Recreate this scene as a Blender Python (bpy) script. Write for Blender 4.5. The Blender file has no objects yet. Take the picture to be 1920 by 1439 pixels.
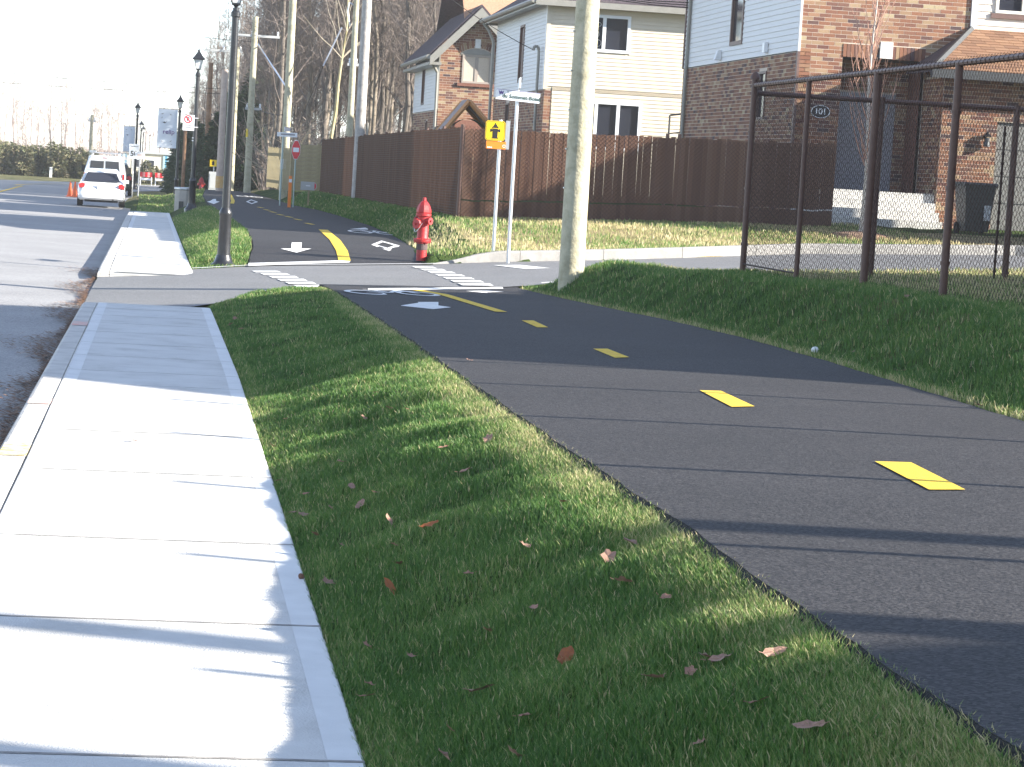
import bpy, math, random
import numpy as np
from mathutils import Matrix, Vector

# ------------------------------------------------------------------ camera, sky, sun, exposure
S = bpy.context.scene
F = 4800.; ROLL = math.radians(3.4); TH = math.radians(7.97); PI_ = math.radians(4.77); CZ = 1.65
cr = np.array([math.cos(TH), -math.sin(TH), 0.])
cf = np.array([math.sin(TH)*math.cos(PI_), math.cos(TH)*math.cos(PI_), -math.sin(PI_)])
cu = np.array([math.sin(TH)*math.sin(PI_), math.cos(TH)*math.sin(PI_), math.cos(PI_)])
CAM = np.array([0., 0., CZ])
cam = bpy.data.cameras.new('camera'); co = bpy.data.objects.new('camera', cam); S.collection.objects.link(co)
cam.sensor_width = 36.; cam.lens = F/1920*36; cam.clip_start = .1; cam.clip_end = 3000
cx = cr*math.cos(ROLL)+cu*math.sin(ROLL); cy = -cr*math.sin(ROLL)+cu*math.cos(ROLL)
M = Matrix.Identity(4)
for i in range(3):
    M[i][0] = cx[i]; M[i][1] = cy[i]; M[i][2] = -cf[i]; M[i][3] = CAM[i]
co.matrix_world = M
S.camera = co

SUN_EL = math.radians(23.); SUN_AZ = math.radians(110.5)      # clockwise from +Y
TE = math.tan(SUN_EL)
W = bpy.data.worlds.new('World'); S.world = W; W.use_nodes = True
wn = W.node_tree.nodes; bgn = wn['Background']
sky = wn.new('ShaderNodeTexSky'); sky.sky_type = 'NISHITA'; sky.sun_disc = False
sky.sun_elevation = SUN_EL; sky.sun_rotation = SUN_AZ; sky.altitude = 50; sky.dust_density = .0; sky.air_density = .8; sky.ozone_density = 3.
hs = wn.new('ShaderNodeHueSaturation'); hs.inputs['Saturation'].default_value = .7
W.node_tree.links.new(sky.outputs[0], hs.inputs['Color']); W.node_tree.links.new(hs.outputs[0], bgn.inputs[0]); bgn.inputs[1].default_value = .10
sl = bpy.data.lights.new('sun', 'SUN'); sl.energy = 4.4; sl.angle = math.radians(.53); sl.color = (1., .93, .82)
so = bpy.data.objects.new('sun', sl); S.collection.objects.link(so)
sd = Vector((math.cos(SUN_EL)*math.sin(SUN_AZ), math.cos(SUN_EL)*math.cos(SUN_AZ), math.sin(SUN_EL)))
so.rotation_euler = sd.to_track_quat('Z', 'Y').to_euler(); so.location = (60, -10, 60)
S.view_settings.view_transform = 'Standard'; S.view_settings.look = 'None'
S.view_settings.exposure = 1.95; S.view_settings.gamma = 1

# ------------------------------------------------------------------ helpers
R = random.Random(7); NR = np.random.default_rng(11)
COL = S.collection
def rad(a): return math.radians(a)
def ray(x, y):
    dx, dy = x-960, y-719.5
    X = dx*math.cos(ROLL)+dy*math.sin(ROLL); Y = -dx*math.sin(ROLL)+dy*math.cos(ROLL)
    return cf+cr*X/F-cu*Y/F
def at(x, y, d): return CAM+ray(x, y)*d
def onY(x, y, Y):
    r = ray(x, y); return CAM+r*(Y/r[1])
def hit(x, y, surf, t0=3., t1=400.):
    r = ray(x, y); t = t0; prev = t0
    while t < t1:
        p = CAM+r*t
        if p[2] <= surf(p[0], p[1]):
            a, b = prev, t
            for _ in range(24):
                m = (a+b)/2; p = CAM+r*m
                if p[2] <= surf(p[0], p[1]): b = m
                else: a = m
            p = CAM+r*b
            return p
        prev = t; t += .05+t*.004
    return CAM+r*t1
def ip(v, pts):
    if v <= pts[0][0]: return pts[0][1]
    for i in range(1, len(pts)):
        if v < pts[i][0]:
            a = pts[i-1]; b = pts[i]; return a[1]+(b[1]-a[1])*(v-a[0])/(b[0]-a[0])
    return pts[-1][1]
def sstep(a, b, v):
    t = min(1., max(0., (v-a)/(b-a))); return t*t*(3-2*t)

class MB:
    def __init__(s): s.v = []; s.f = []
    def add(s, vs, fs):
        n = len(s.v); s.v.extend([tuple(map(float, p)) for p in vs]); s.f.extend([tuple(i+n for i in f) for f in fs]); return s
    def box(s, x0, x1, y0, y1, z0, z1):
        return s.add([(x0,y0,z0),(x1,y0,z0),(x1,y1,z0),(x0,y1,z0),(x0,y0,z1),(x1,y0,z1),(x1,y1,z1),(x0,y1,z1)],
                     [(3,2,1,0),(4,5,6,7),(0,1,5,4),(1,2,6,5),(2,3,7,6),(3,0,4,7)])
    def tube(s, p0, p1, r0, r1=None, n=8, caps=True):
        r1 = r0 if r1 is None else r1
        p0 = np.array(p0, float); p1 = np.array(p1, float); d = p1-p0; L = np.linalg.norm(d)
        if L < 1e-9: return s
        d /= L; a = np.array([0,0,1.]) if abs(d[2]) < .9 else np.array([1.,0,0])
        u = np.cross(d, a); u /= np.linalg.norm(u); w = np.cross(d, u)
        vs = []
        for p, r in ((p0, r0), (p1, r1)):
            for k in range(n):
                t = 2*math.pi*k/n; vs.append(p+(u*math.cos(t)+w*math.sin(t))*r)
        fs = [(k, (k+1)%n, n+(k+1)%n, n+k) for k in range(n)]
        if caps: fs += [tuple(range(n-1,-1,-1)), tuple(range(n, 2*n))]
        return s.add(vs, fs)
    def path(s, pts, rs, n=6):
        for i in range(len(pts)-1): s.tube(pts[i], pts[i+1], rs[i], rs[i+1], n, caps=(i == 0 or i == len(pts)-2))
        return s
    def lathe(s, prof, c=(0,0,0), n=16, rot=0.):
        vs = []; m = len(prof)
        for r, z in prof:
            for k in range(n):
                t = 2*math.pi*k/n+rot; vs.append((c[0]+r*math.cos(t), c[1]+r*math.sin(t), c[2]+z))
        fs = []
        for i in range(m-1):
            for k in range(n):
                fs.append((i*n+k, i*n+(k+1)%n, (i+1)*n+(k+1)%n, (i+1)*n+k))
        fs += [tuple(range(n-1,-1,-1)), tuple(range((m-1)*n, m*n))]
        return s.add(vs, fs)
    def prism(s, poly, axis, a, b):
        """poly of 2-D points extruded along axis from a to b. axis 'x': (y,z); 'y': (x,z); 'z': (x,y)"""
        n = len(poly)
        def P(p, t): return (t, p[0], p[1]) if axis == 'x' else ((p[0], t, p[1]) if axis == 'y' else (p[0], p[1], t))
        vs = [P(p, a) for p in poly]+[P(p, b) for p in poly]
        fs = [tuple(range(n-1,-1,-1)), tuple(range(n, 2*n))]+[(k, (k+1)%n, n+(k+1)%n, n+k) for k in range(n)]
        return s.add(vs, fs)
    def loft(s, rings, closed=True, caps=True):
        n = len(rings[0]); vs = [p for r in rings for p in r]; fs = []
        for i in range(len(rings)-1):
            for k in range(n if closed else n-1):
                fs.append((i*n+k, i*n+(k+1)%n, (i+1)*n+(k+1)%n, (i+1)*n+k))
        if caps and closed: fs += [tuple(range(n-1,-1,-1)), tuple(range((len(rings)-1)*n, len(rings)*n))]
        return s.add(vs, fs)
    def grid(s, P):
        a = len(P); b = len(P[0]); vs = [p for r in P for p in r]
        return s.add(vs, [(i*b+j, i*b+j+1, (i+1)*b+j+1, (i+1)*b+j) for i in range(a-1) for j in range(b-1)])
    def mesh(s, name, m, smooth=False):
        me = bpy.data.meshes.new(name); me.from_pydata(s.v, [], s.f)
        import bmesh
        bm = bmesh.new(); bm.from_mesh(me); bmesh.ops.recalc_face_normals(bm, faces=bm.faces); bm.to_mesh(me); bm.free()
        if m: me.materials.append(m)
        if smooth:
            me.shade_smooth()
            try: me.set_sharp_from_angle(angle=rad(35))
            except Exception: pass
        return me
    def build(s, name, m, parent=None, smooth=False, loc=None):
        return link(name, s.mesh(name, m, smooth), parent, loc)
def link(name, me, parent=None, loc=None):
    o = bpy.data.objects.new(name, me); COL.objects.link(o)
    if parent is not None: o.parent = parent
    if loc is not None: o.location = loc
    return o
def tag(o, label=None, cat=None, group=None, kind=None):
    if label: o['label'] = label
    if cat: o['category'] = cat
    if group: o['group'] = group
    if kind: o['kind'] = kind
    return o
def root(name, loc, label, cat, group=None, rz=0.):
    e = bpy.data.objects.new(name, None); COL.objects.link(e); e.location = loc; e.rotation_euler = (0,0,rz); e.empty_display_size = .2
    return tag(e, label, cat, group)
def dup(o, loc=None, rz=None, sc=None, label=None, parent=None, top=True):
    c = o.copy(); COL.objects.link(c); c.parent = parent
    if loc is not None: c.location = loc
    if rz is not None: c.rotation_euler = (o.rotation_euler[0], o.rotation_euler[1], rz)
    if sc is not None: c.scale = (sc, sc, sc) if not hasattr(sc, '__len__') else sc
    if label: c['label'] = label
    for ch in KIDS.get(o.name, []):
        dup(ch, parent=c)
    return c
KIDS = {}
def note_kids(o):
    KIDS[o.name] = list(o.children)
    for c in o.children: note_kids(c)

# ------------------------------------------------------------------ materials
MATS = {}
def mat(name, c1, c2=None, scale=4., rough=.8, bump=0., bscale=60., metal=0., detail=6., c3=None, spec=.5, coat=0., world=False, mid=(.35,.65)):
    if name in MATS: return MATS[name]
    m = bpy.data.materials.new(name); m.use_nodes = True; nt = m.node_tree; b = nt.nodes['Principled BSDF']
    b.inputs['Roughness'].default_value = rough; b.inputs['Metallic'].default_value = metal
    b.inputs['Specular IOR Level'].default_value = spec; b.inputs['Coat Weight'].default_value = coat
    b.inputs['Base Color'].default_value = (*c1, 1)
    L = nt.links.new
    if c2 or bump:
        if world:
            tc = nt.nodes.new('ShaderNodeNewGeometry'); cout = tc.outputs['Position']
        else:
            tc = nt.nodes.new('ShaderNodeTexCoord'); cout = tc.outputs['Object']
    if c2:
        n = nt.nodes.new('ShaderNodeTexNoise'); n.inputs['Scale'].default_value = scale; n.inputs['Detail'].default_value = detail
        n.inputs['Roughness'].default_value = .65
        L(cout, n.inputs['Vector'])
        r = nt.nodes.new('ShaderNodeValToRGB'); r.color_ramp.elements[0].position = mid[0]; r.color_ramp.elements[1].position = mid[1]
        r.color_ramp.elements[0].color = (*c1,1); r.color_ramp.elements[1].color = (*c2,1)
        if c3:
            e = r.color_ramp.elements.new((mid[0]+mid[1])/2); e.color = (*c3,1)
        L(n.outputs['Fac'], r.inputs[0]); L(r.outputs[0], b.inputs['Base Color'])
    if bump:
        n2 = nt.nodes.new('ShaderNodeTexNoise'); n2.inputs['Scale'].default_value = bscale; n2.inputs['Detail'].default_value = 5
        L(cout, n2.inputs['Vector'])
        bp = nt.nodes.new('ShaderNodeBump'); bp.inputs['Strength'].default_value = bump; bp.inputs['Distance'].default_value = .02
        L(n2.outputs['Fac'], bp.inputs['Height']); L(bp.outputs[0], b.inputs['Normal'])
    MATS[name] = m; return m
def rndmat(name, cols, rough=.85, obj=True, bump=.3, bscale=80, fine=.25, spec=.3, trans=0.):
    """colour picked per object (Object Info random) or per vertex attribute 'rnd'"""
    m = bpy.data.materials.new(name); m.use_nodes = True; nt = m.node_tree; b = nt.nodes['Principled BSDF']; L = nt.links.new
    b.inputs['Roughness'].default_value = rough; b.inputs['Specular IOR Level'].default_value = spec
    if obj:
        s = nt.nodes.new('ShaderNodeObjectInfo'); out = s.outputs['Random']
    else:
        s = nt.nodes.new('ShaderNodeAttribute'); s.attribute_name = 'rnd'; out = s.outputs['Fac']
    r = nt.nodes.new('ShaderNodeValToRGB'); cr_ = r.color_ramp
    n = len(cols)
    while len(cr_.elements) < n: cr_.elements.new(.5)
    for i, c in enumerate(cols):
        cr_.elements[i].position = i/(n-1) if n > 1 else 0; cr_.elements[i].color = (*c,1)
    L(out, r.inputs[0])
    g = nt.nodes.new('ShaderNodeNewGeometry')
    no = nt.nodes.new('ShaderNodeTexNoise'); no.inputs['Scale'].default_value = bscale; no.inputs['Detail'].default_value = 4
    L(g.outputs['Position'], no.inputs['Vector'])
    mx = nt.nodes.new('ShaderNodeMix'); mx.data_type = 'RGBA'; mx.blend_type = 'MULTIPLY'; mx.inputs[0].default_value = fine
    L(r.outputs[0], mx.inputs[6]); L(no.outputs['Color'], mx.inputs[7]); L(mx.outputs[2], b.inputs['Base Color'])
    if bump:
        bp = nt.nodes.new('ShaderNodeBump'); bp.inputs['Strength'].default_value = bump; bp.inputs['Distance'].default_value = .01
        L(no.outputs['Fac'], bp.inputs['Height']); L(bp.outputs[0], b.inputs['Normal'])
    MATS[name] = m; return m

def asphalt(name, base, specks, stain, dark=.8, sc=70., bp_=.7):
    m = bpy.data.materials.new(name); m.use_nodes = True; nt = m.node_tree; b = nt.nodes['Principled BSDF']; L = nt.links.new
    g = nt.nodes.new('ShaderNodeNewGeometry'); P = g.outputs['Position']
    vo = nt.nodes.new('ShaderNodeTexVoronoi'); vo.inputs['Scale'].default_value = sc; L(P, vo.inputs['Vector'])
    r = nt.nodes.new('ShaderNodeValToRGB'); L(vo.outputs['Color'], r.inputs[0])
    r.color_ramp.elements[0].color = (*[x*dark for x in base],1); r.color_ramp.elements[1].color = (*specks,1)
    r.color_ramp.elements[0].position = .25; r.color_ramp.elements[1].position = .95
    n = nt.nodes.new('ShaderNodeTexNoise'); n.inputs['Scale'].default_value = .7; n.inputs['Detail'].default_value = 8; L(P, n.inputs['Vector'])
    r2 = nt.nodes.new('ShaderNodeValToRGB'); L(n.outputs['Fac'], r2.inputs[0])
    r2.color_ramp.elements[0].position = .3; r2.color_ramp.elements[0].color = (stain,stain,stain,1); r2.color_ramp.elements[1].position = .7
    mx = nt.nodes.new('ShaderNodeMix'); mx.data_type = 'RGBA'; mx.blend_type = 'MULTIPLY'; mx.inputs[0].default_value = 1
    L(r.outputs[0], mx.inputs[6]); L(r2.outputs[0], mx.inputs[7]); L(mx.outputs[2], b.inputs['Base Color'])
    b.inputs['Roughness'].default_value = .75; b.inputs['Specular IOR Level'].default_value = .35
    n3 = nt.nodes.new('ShaderNodeTexNoise'); n3.inputs['Scale'].default_value = 90; n3.inputs['Detail'].default_value = 4; L(P, n3.inputs['Vector'])
    bp = nt.nodes.new('ShaderNodeBump'); bp.inputs['Strength'].default_value = bp_; bp.inputs['Distance'].default_value = .008
    L(n3.outputs['Fac'], bp.inputs['Height']); L(bp.outputs[0], b.inputs['Normal'])
    MATS[name] = m; return m
ASPH = asphalt('path_asphalt', (.021,.0205,.0235), (.074,.070,.071), .76, .75, 95., .75)
ASPH_EDGE = mat('path_edge', (.008,.008,.009), (.02,.02,.02), 30, .95, .9, 60, world=True)
ROADM = asphalt('road_asphalt', (.31,.31,.315), (.44,.43,.42), .82)
CROSSM = asphalt('cross_street_asphalt', (.19,.19,.195), (.27,.27,.265), .88)
CONC = mat('concrete', (.47,.46,.43), (.66,.65,.62), 2.2, .85, .4, 120, c3=(.60,.59,.56), world=True, detail=10, mid=(.28,.62))
CONC_EDGE = mat('concrete_smooth', (.66,.66,.64), (.74,.74,.72), 5, .8, .12, 150, world=True)
KERBG = mat('grey_kerb_concrete', (.22,.215,.205), (.31,.30,.285), 4, .9, .5, 60, world=True)
CURBM = mat('curb_concrete', (.47,.45,.42), (.62,.60,.56), 4, .9, .5, 60, c3=(.55,.53,.49), world=True)
PALEJ = mat('pale_joint', (.85,.84,.82), (.6,.59,.56), 14, .9, world=True)
SURVY = mat('survey_yellow', (.8,.58,.12), (.57,.55,.5), 11, .9, world=True, mid=(.4,.6))
JOINTD = mat('dirty_joint', (.20,.19,.18), (.36,.34,.31), 20, .95, world=True)
JOINT = mat('joint_dirt', (.26,.25,.23), (.42,.4,.37), 8, .95, world=True)
WHITEP = mat('white_paint', (.40,.40,.40), (.80,.80,.78), 16, .75, .35, 120, world=True, mid=(.30,.46), detail=9)
YELP = mat('yellow_paint', (.36,.25,.04), (.78,.53,.04), 16, .75, .35, 120, world=True, mid=(.30,.46), detail=9)
SIDW = mat('white_siding', (.62,.62,.63), (.68,.68,.68), 2, .5, .1, 30)
SIDB = mat('beige_siding', (.60,.53,.42), (.66,.585,.47), 2, .5, .1, 30)
MORTAR = mat('mortar', (.52,.44,.36), (.6,.52,.43), 20, .95, .4, 150)
BRK = [(c[0]*1.1, c[1]*1.32, c[2]*1.25) for c in [(.20,.075,.05),(.26,.10,.062),(.13,.05,.045),(.30,.13,.08),(.22,.085,.055),(.34,.20,.13),(.24,.09,.06),(.08,.045,.05),(.28,.11,.07),(.40,.27,.18)]]
BRICK1 = rndmat('brick', BRK, obj=True)
BRICKN = rndmat('brick_mass', BRK, obj=False)
TRIMB = mat('brown_trim', (.12,.07,.06), (.15,.09,.075), 6, .5)
GREYG = mat('grey_gutter', (.24,.235,.21), (.28,.27,.245), 6, .4)
SHDARK = mat('dark_shingle', (.045,.035,.045), (.085,.065,.075), 12, .9, .6, 40)
SHBR = rndmat('brown_shingle', [(.24,.13,.08),(.30,.17,.10),(.20,.11,.07),(.34,.20,.12)], bump=.5)
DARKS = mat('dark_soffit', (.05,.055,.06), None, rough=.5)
VINYLW = mat('white_vinyl', (.8,.82,.85), None, rough=.35)
GLASSD = mat('window_glass', (.025,.028,.04), None, rough=.08, spec=.8)
BLIND = mat('window_blind', (.42,.5,.58), (.5,.58,.66), 3, .5)
DOORG = mat('grey_door', (.30,.30,.33), (.34,.34,.37), 5, .5)
WOODP = mat('pole_wood', (.34,.31,.21), (.52,.48,.35), 5, .85, .5, 25, c3=(.44,.41,.29))
WOODG = mat('weathered_pole_wood', (.30,.28,.26), (.48,.45,.42), 5, .9, .5, 25)
WOODBR = mat('brown_pole_wood', (.20,.11,.06), (.33,.2,.12), 4, .9, .5, 25)
BLACKM = mat('black_metal', (.012,.013,.016), (.02,.022,.026), 10, .33, .12, 40, spec=.6)
GALV = mat('galvanised', (.52,.53,.55), (.62,.63,.65), 12, .35, metal=.7)
BROWNV = mat('brown_vinyl_pipe', (.085,.04,.028), (.11,.055,.04), 12, .5, .2, 60, spec=.5)
WIREM = mat('brown_vinyl_wire', (.04,.022,.018), None, rough=.6, spec=.2)
SLAT = rndmat('fence_slat', [(.125,.063,.04),(.155,.082,.054),(.105,.052,.035),(.17,.095,.064)], rough=.55, bump=.1, fine=.15)
SLATN = rndmat('fence_slat_mass', [(.098,.052,.034),(.122,.067,.045),(.082,.043,.029),(.135,.075,.051)], rough=.95, obj=False, bump=0, fine=.15, spec=.04)
RED = mat('hydrant_red', (.42,.02,.022), (.33,.016,.02), 9, .5, .2, 60)
SIGNY = mat('sign_yellow', (.85,.60,.01), None, rough=.4)
SIGNO = mat('sign_orange', (.85,.22,.02), None, rough=.4)
SIGNW = mat('sign_white', (.78,.8,.82), None, rough=.4)
SIGNK = mat('sign_black', (.015,.015,.015), None, rough=.5)
SIGNR = mat('sign_red', (.65,.02,.03), None, rough=.4)
SIGNG = mat('sign_lettering_green', (.02,.06,.035), None, rough=.5)
SIGNB = mat('sign_lettering_purple', (.12,.08,.25), None, rough=.5)
BANNER = mat('banner_cloth', (.74,.79,.86), (.78,.83,.9), 2, .7)
CARW = mat('white_car_paint', (.78,.79,.80), None, rough=.22, coat=.6)
RUBBER = mat('rubber', (.012,.012,.012), None, rough=.8)
TAILR = mat('tail_light', (.5,.02,.02), None, rough=.2, coat=.5)
CONEO = mat('cone_orange', (.85,.14,.02), None, rough=.5)
PLASTIC = mat('dark_bin_plastic', (.03,.035,.035), (.045,.05,.05), 10, .45)
LEAFM = rndmat('dead_leaf', [(.22,.11,.06),(.30,.17,.10),(.42,.15,.03),(.34,.22,.15),(.18,.08,.04)], rough=.7, bump=.3, bscale=120)
LEAFN = rndmat('leaf_litter', [(.12,.06,.035),(.2,.11,.06),(.26,.15,.09),(.09,.05,.03)], rough=.8, obj=False, bump=0)
BARK = mat('bark', (.07,.058,.05), (.16,.135,.115), 3, .95, .6, 20, c3=(.14,.12,.10))
BARKL = mat('pale_bark', (.25,.21,.16), (.42,.37,.29), 3, .9, .5, 20)
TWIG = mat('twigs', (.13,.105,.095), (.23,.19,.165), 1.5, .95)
TWIG_HAZE = mat('hazed_far_twigs', (.34,.27,.25), (.44,.36,.33), 1.5, .95)  # distance haze put into the pale colour of the far trees
NEEDLE = rndmat('needles', [(.022,.042,.02),(.042,.072,.032),(.065,.10,.042),(.03,.054,.026)], rough=.7, obj=False, bump=0, fine=.1)
CEDAR = rndmat('cedar_leaf', [(.10,.12,.06),(.16,.17,.085),(.23,.21,.12),(.30,.25,.16)], rough=.8, obj=False, bump=0, fine=.1)
PLAYWOOD = mat('cedar_play_wood', (.42,.20,.075), (.5,.25,.10), 4, .7)
GREENT = mat('green_tarp', (.02,.11,.075), None, rough=.6)
FWOOD = mat('fence_board', (.27,.22,.12), (.36,.30,.17), 4, .85, .3, 20)
METALB = mat('metal_grey_box', (.42,.44,.45), None, rough=.5)
CONCRB = mat('bin_concrete', (.36,.33,.29), (.44,.41,.36), 6, .9)

# ground cover material: green / dry by world noise
def groundmat():
    m = bpy.data.materials.new('turf'); m.use_nodes = True; nt = m.node_tree; b = nt.nodes['Principled BSDF']; L = nt.links.new
    g = nt.nodes.new('ShaderNodeNewGeometry'); P = g.outputs['Position']
    n1 = nt.nodes.new('ShaderNodeTexNoise'); n1.inputs['Scale'].default_value = .9; n1.inputs['Detail'].default_value = 6; L(P, n1.inputs['Vector'])
    at_ = nt.nodes.new('ShaderNodeAttribute'); at_.attribute_name = 'dry'
    ad = nt.nodes.new('ShaderNodeMath'); ad.operation = 'ADD'; L(at_.outputs['Fac'], ad.inputs[0])
    s = nt.nodes.new('ShaderNodeMath'); s.operation = 'MULTIPLY_ADD'; s.inputs[1].default_value = 1.6; s.inputs[2].default_value = -.8
    L(n1.outputs['Fac'], s.inputs[0]); L(s.outputs[0], ad.inputs[1])
    r = nt.nodes.new('ShaderNodeValToRGB'); L(ad.outputs[0], r.inputs[0])
    cs = [(.045,.085,.022),(.085,.13,.037),(.22,.22,.09),(.44,.36,.2)]
    for _ in range(2): r.color_ramp.elements.new(.5)
    for i, (p, c) in enumerate(zip((.1,.4,.7,1.), cs)):
        r.color_ramp.elements[i].position = p; r.color_ramp.elements[i].color = (*c,1)
    n2 = nt.nodes.new('ShaderNodeTexNoise'); n2.inputs['Scale'].default_value = 38; n2.inputs['Detail'].default_value = 5; L(P, n2.inputs['Vector'])
    r2 = nt.nodes.new('ShaderNodeValToRGB'); L(n2.outputs['Fac'], r2.inputs[0]); r2.color_ramp.elements[0].position = .3; r2.color_ramp.elements[1].position = .7
    r2.color_ramp.elements[0].color = (.45,.45,.45,1); r2.color_ramp.elements[1].color = (1,1,1,1)
    mx = nt.nodes.new('ShaderNodeMix'); mx.data_type = 'RGBA'; mx.blend_type = 'MULTIPLY'; mx.inputs[0].default_value = 1
    L(r.outputs[0], mx.inputs[6]); L(r2.outputs[0], mx.inputs[7]); L(mx.outputs[2], b.inputs['Base Color'])
    b.inputs['Roughness'].default_value = 1; b.inputs['Specular IOR Level'].default_value = .1
    bp = nt.nodes.new('ShaderNodeBump'); bp.inputs['Strength'].default_value = 1; bp.inputs['Distance'].default_value = .05
    L(n2.outputs['Fac'], bp.inputs['Height']); L(bp.outputs[0], b.inputs['Normal'])
    return m
TURF = groundmat()
BLADE = None
def blademat():
    m = bpy.data.materials.new('grass_blade'); m.use_nodes = True; nt = m.node_tree; b = nt.nodes['Principled BSDF']; L = nt.links.new
    a = nt.nodes.new('ShaderNodeAttribute'); a.attribute_name = 'rnd'
    r = nt.nodes.new('ShaderNodeValToRGB'); L(a.outputs['Fac'], r.inputs[0])
    cs = [(0,(.045,.115,.026)),(.35,(.088,.19,.042)),(.6,(.165,.27,.066)),(.8,(.40,.39,.17)),(1,(.62,.52,.30))]
    for _ in range(3): r.color_ramp.elements.new(.5)
    for i, (p, c) in enumerate(cs):
        r.color_ramp.elements[i].position = p; r.color_ramp.elements[i].color = (*c,1)
    L(r.outputs[0], b.inputs['Base Color']); b.inputs['Roughness'].default_value = .5; b.inputs['Specular IOR Level'].default_value = .35
    t = nt.nodes.new('ShaderNodeBsdfTranslucent'); L(r.outputs[0], t.inputs[0])
    ms = nt.nodes.new('ShaderNodeMixShader'); ms.inputs[0].default_value = .4
    L(b.outputs[0], ms.inputs[1]); L(t.outputs[0], ms.inputs[2]); L(ms.outputs[0], nt.nodes['Material Output'].inputs[0])
    return m
BLADE = blademat()

# ------------------------------------------------------------------ the lie of the land (Y along the street, metres)
def zroad(Y): return -.12-.0058*min(Y, 150.)
def zsw(Y): return .02-.005*min(Y, 150.)
SWL_ = [(0,-.84),(29,-.86),(37,-.91),(88,-1.1),(115,-1.3),(133,-1.6),(142,-1.8),(150,-1.9),(400,-1.9)]
SWR_ = [(0,.62),(20,.65),(30,.59),(41,.48),(83,.22),(120,0.)]
PL_ = [(0,1.68),(6,1.68),(8.2,1.74),(10.8,1.77),(15.8,1.87),(20.5,1.98),(30.6,2.14),(34.4,2.1),(41,1.38),(44.5,1.58),(52.5,1.72),(62,1.62),(79,1.36),(95,1.45),(112,1.8)]
PR_ = [(0,4.45),(13.05,4.58),(15.24,4.72),(18.28,4.92),(21.76,5.08),(25.4,5.09),(29.4,4.96),(32,4.92),(35,4.9),(41.8,4.25),(44.8,4.45),(52,4.75),(61,4.95),(71,4.85),(77.5,4.7),(84,4.25),(105,3.8),(112,3.7)]
def SWL(Y): return ip(Y, SWL_)
def SWR(Y): return ip(Y, SWR_)
def PL(Y): return ip(Y, PL_)
def PR(Y): return ip(Y, PR_)
def zcs(X): return ip(X, [(-1,-.30),(.6,-.19),(1.6,-.11),(3,-.05),(4.35,.01),(5.5,.1),(7.6,.22),(8.75,.29),(11.4,.45),(15.7,.62),(30,.8)])
YN_ = [(-1,30.5),(.55,30.55),(.75,31.6),(1.2,33.2),(1.83,34),(3.6,34.5),(5,35),(5.6,35.5),(8.3,36),(12,37.5),(16,38.6),(19,38),(24,35.5),(40,31)]
YF_ = [(-1,38.4),(.47,40.4),(1.43,41),(3,41.5),(4.35,42),(6.2,42.5),(7.64,43),(8.75,43.5),(11.4,45),(15.7,45.9),(19,44.9),(24,42),(40,38)]
def YN(X): return ip(X, YN_)
def YF(X): return ip(X, YF_)
def zpath(X, Y):
    if Y < 38: return .70-.021*Y+.02*(X-1.85)
    a = .23-.002*Y; t = sstep(41., 46., Y); return zcs(X)*(1-t)+a*t
def XF(Y): return ip(Y, [(0,6.2),(27,6.2),(51,5.88),(88,5.3),(120,5.)])
ZF_ = [(0,.9),(15,.87),(19.8,.82),(22.1,.79),(24.6,.71),(27,.68),(31,.46),(36,.3),(44,.42),(51.5,.60),(72,.52),(88,.46),(105,.30),(130,-.1),(160,-.85),(180,-1.)]
Z12_ = [(0,1.),(27,.85),(33,.62),(38,.6),(46,.62),(48.5,.85),(52,.80),(57,.86),(75,1.),(105,.8),(130,.4),(170,-.8),(190,-1.)]
Z30_ = [(0,1.2),(36,1.),(46,.95),(50,1.),(75,1.4),(110,1.4),(170,-.5),(190,-1.)]
def base(X, Y):
    zr = zroad(Y); zs = zsw(Y)
    far = sstep(112, 150, Y)
    zp = zpath(PL(Y), Y)-.03; zq = zpath(PR(Y), Y)-.03
    if Y > 112: zp = zp*(1-far)+(-1.)*far; zq = zp
    r = [(-400, zr-.6), (-40, zr+.2), (SWL(Y)-14.2, zr+.02), (SWL(Y)-13.2, zr-.05), (SWL(Y)-.03, zr-.05), (SWL(Y)+.02, zs-.05 if Y < 128 else zr-.02), (SWR(Y), zs-.035 if Y < 128 else zr-.02)]
    pl = max(PL(Y), SWR(Y)+.05); pr = PR(Y)
    xf = max(XF(Y), pr+.3)
    r += [(pl, zp), (pr, zq), (pr+.12*(xf-pr), zq+.04), (pr+.62*(xf-pr), ip(Y, ZF_)-.03), (xf, ip(Y, ZF_)), (12., ip(Y, Z12_)), (30., ip(Y, Z30_)), (60., ip(Y, Z30_)+.5), (500., 0.)]
    return ip(X, r)
def ground(X, Y):
    b = base(X, Y)
    if X > 4.95 and 28 < Y < 35.2: b += .13*sstep(4.95, 5.35, X)*math.exp(-((X-5.7)/.8)**2-((Y-32.2)/1.6)**2)*(1-sstep(34.2, 35.2, Y))
    if X > -1.0 and 27 < Y < 56:
        a, c = YN(X), YF(X)
        if Y < a:
            t = sstep(.05, 1.6 if X > 1.3 else .8, a-Y); return (zcs(X)-.035)*(1-t)+b*t
        if Y <= c: return zcs(X)-.06
        if X > 4.4:
            t = sstep(.3, 7., Y-c); return (zcs(X)+(.03 if Y-c < .12 else .13))*(1-t)+b*t
        t = sstep(.05, 2.5, Y-c); return (zcs(X)-.035)*(1-t)+b*t
    return b
def bump_(X, Y): # soft unevenness of the turf
    return .014*math.sin(X*7.1+Y*2.3)*math.sin(Y*3.7-X*1.9)+.01*math.sin(Y*9.1+X*3.)+.008*math.sin(X*17+Y*5.)
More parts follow.
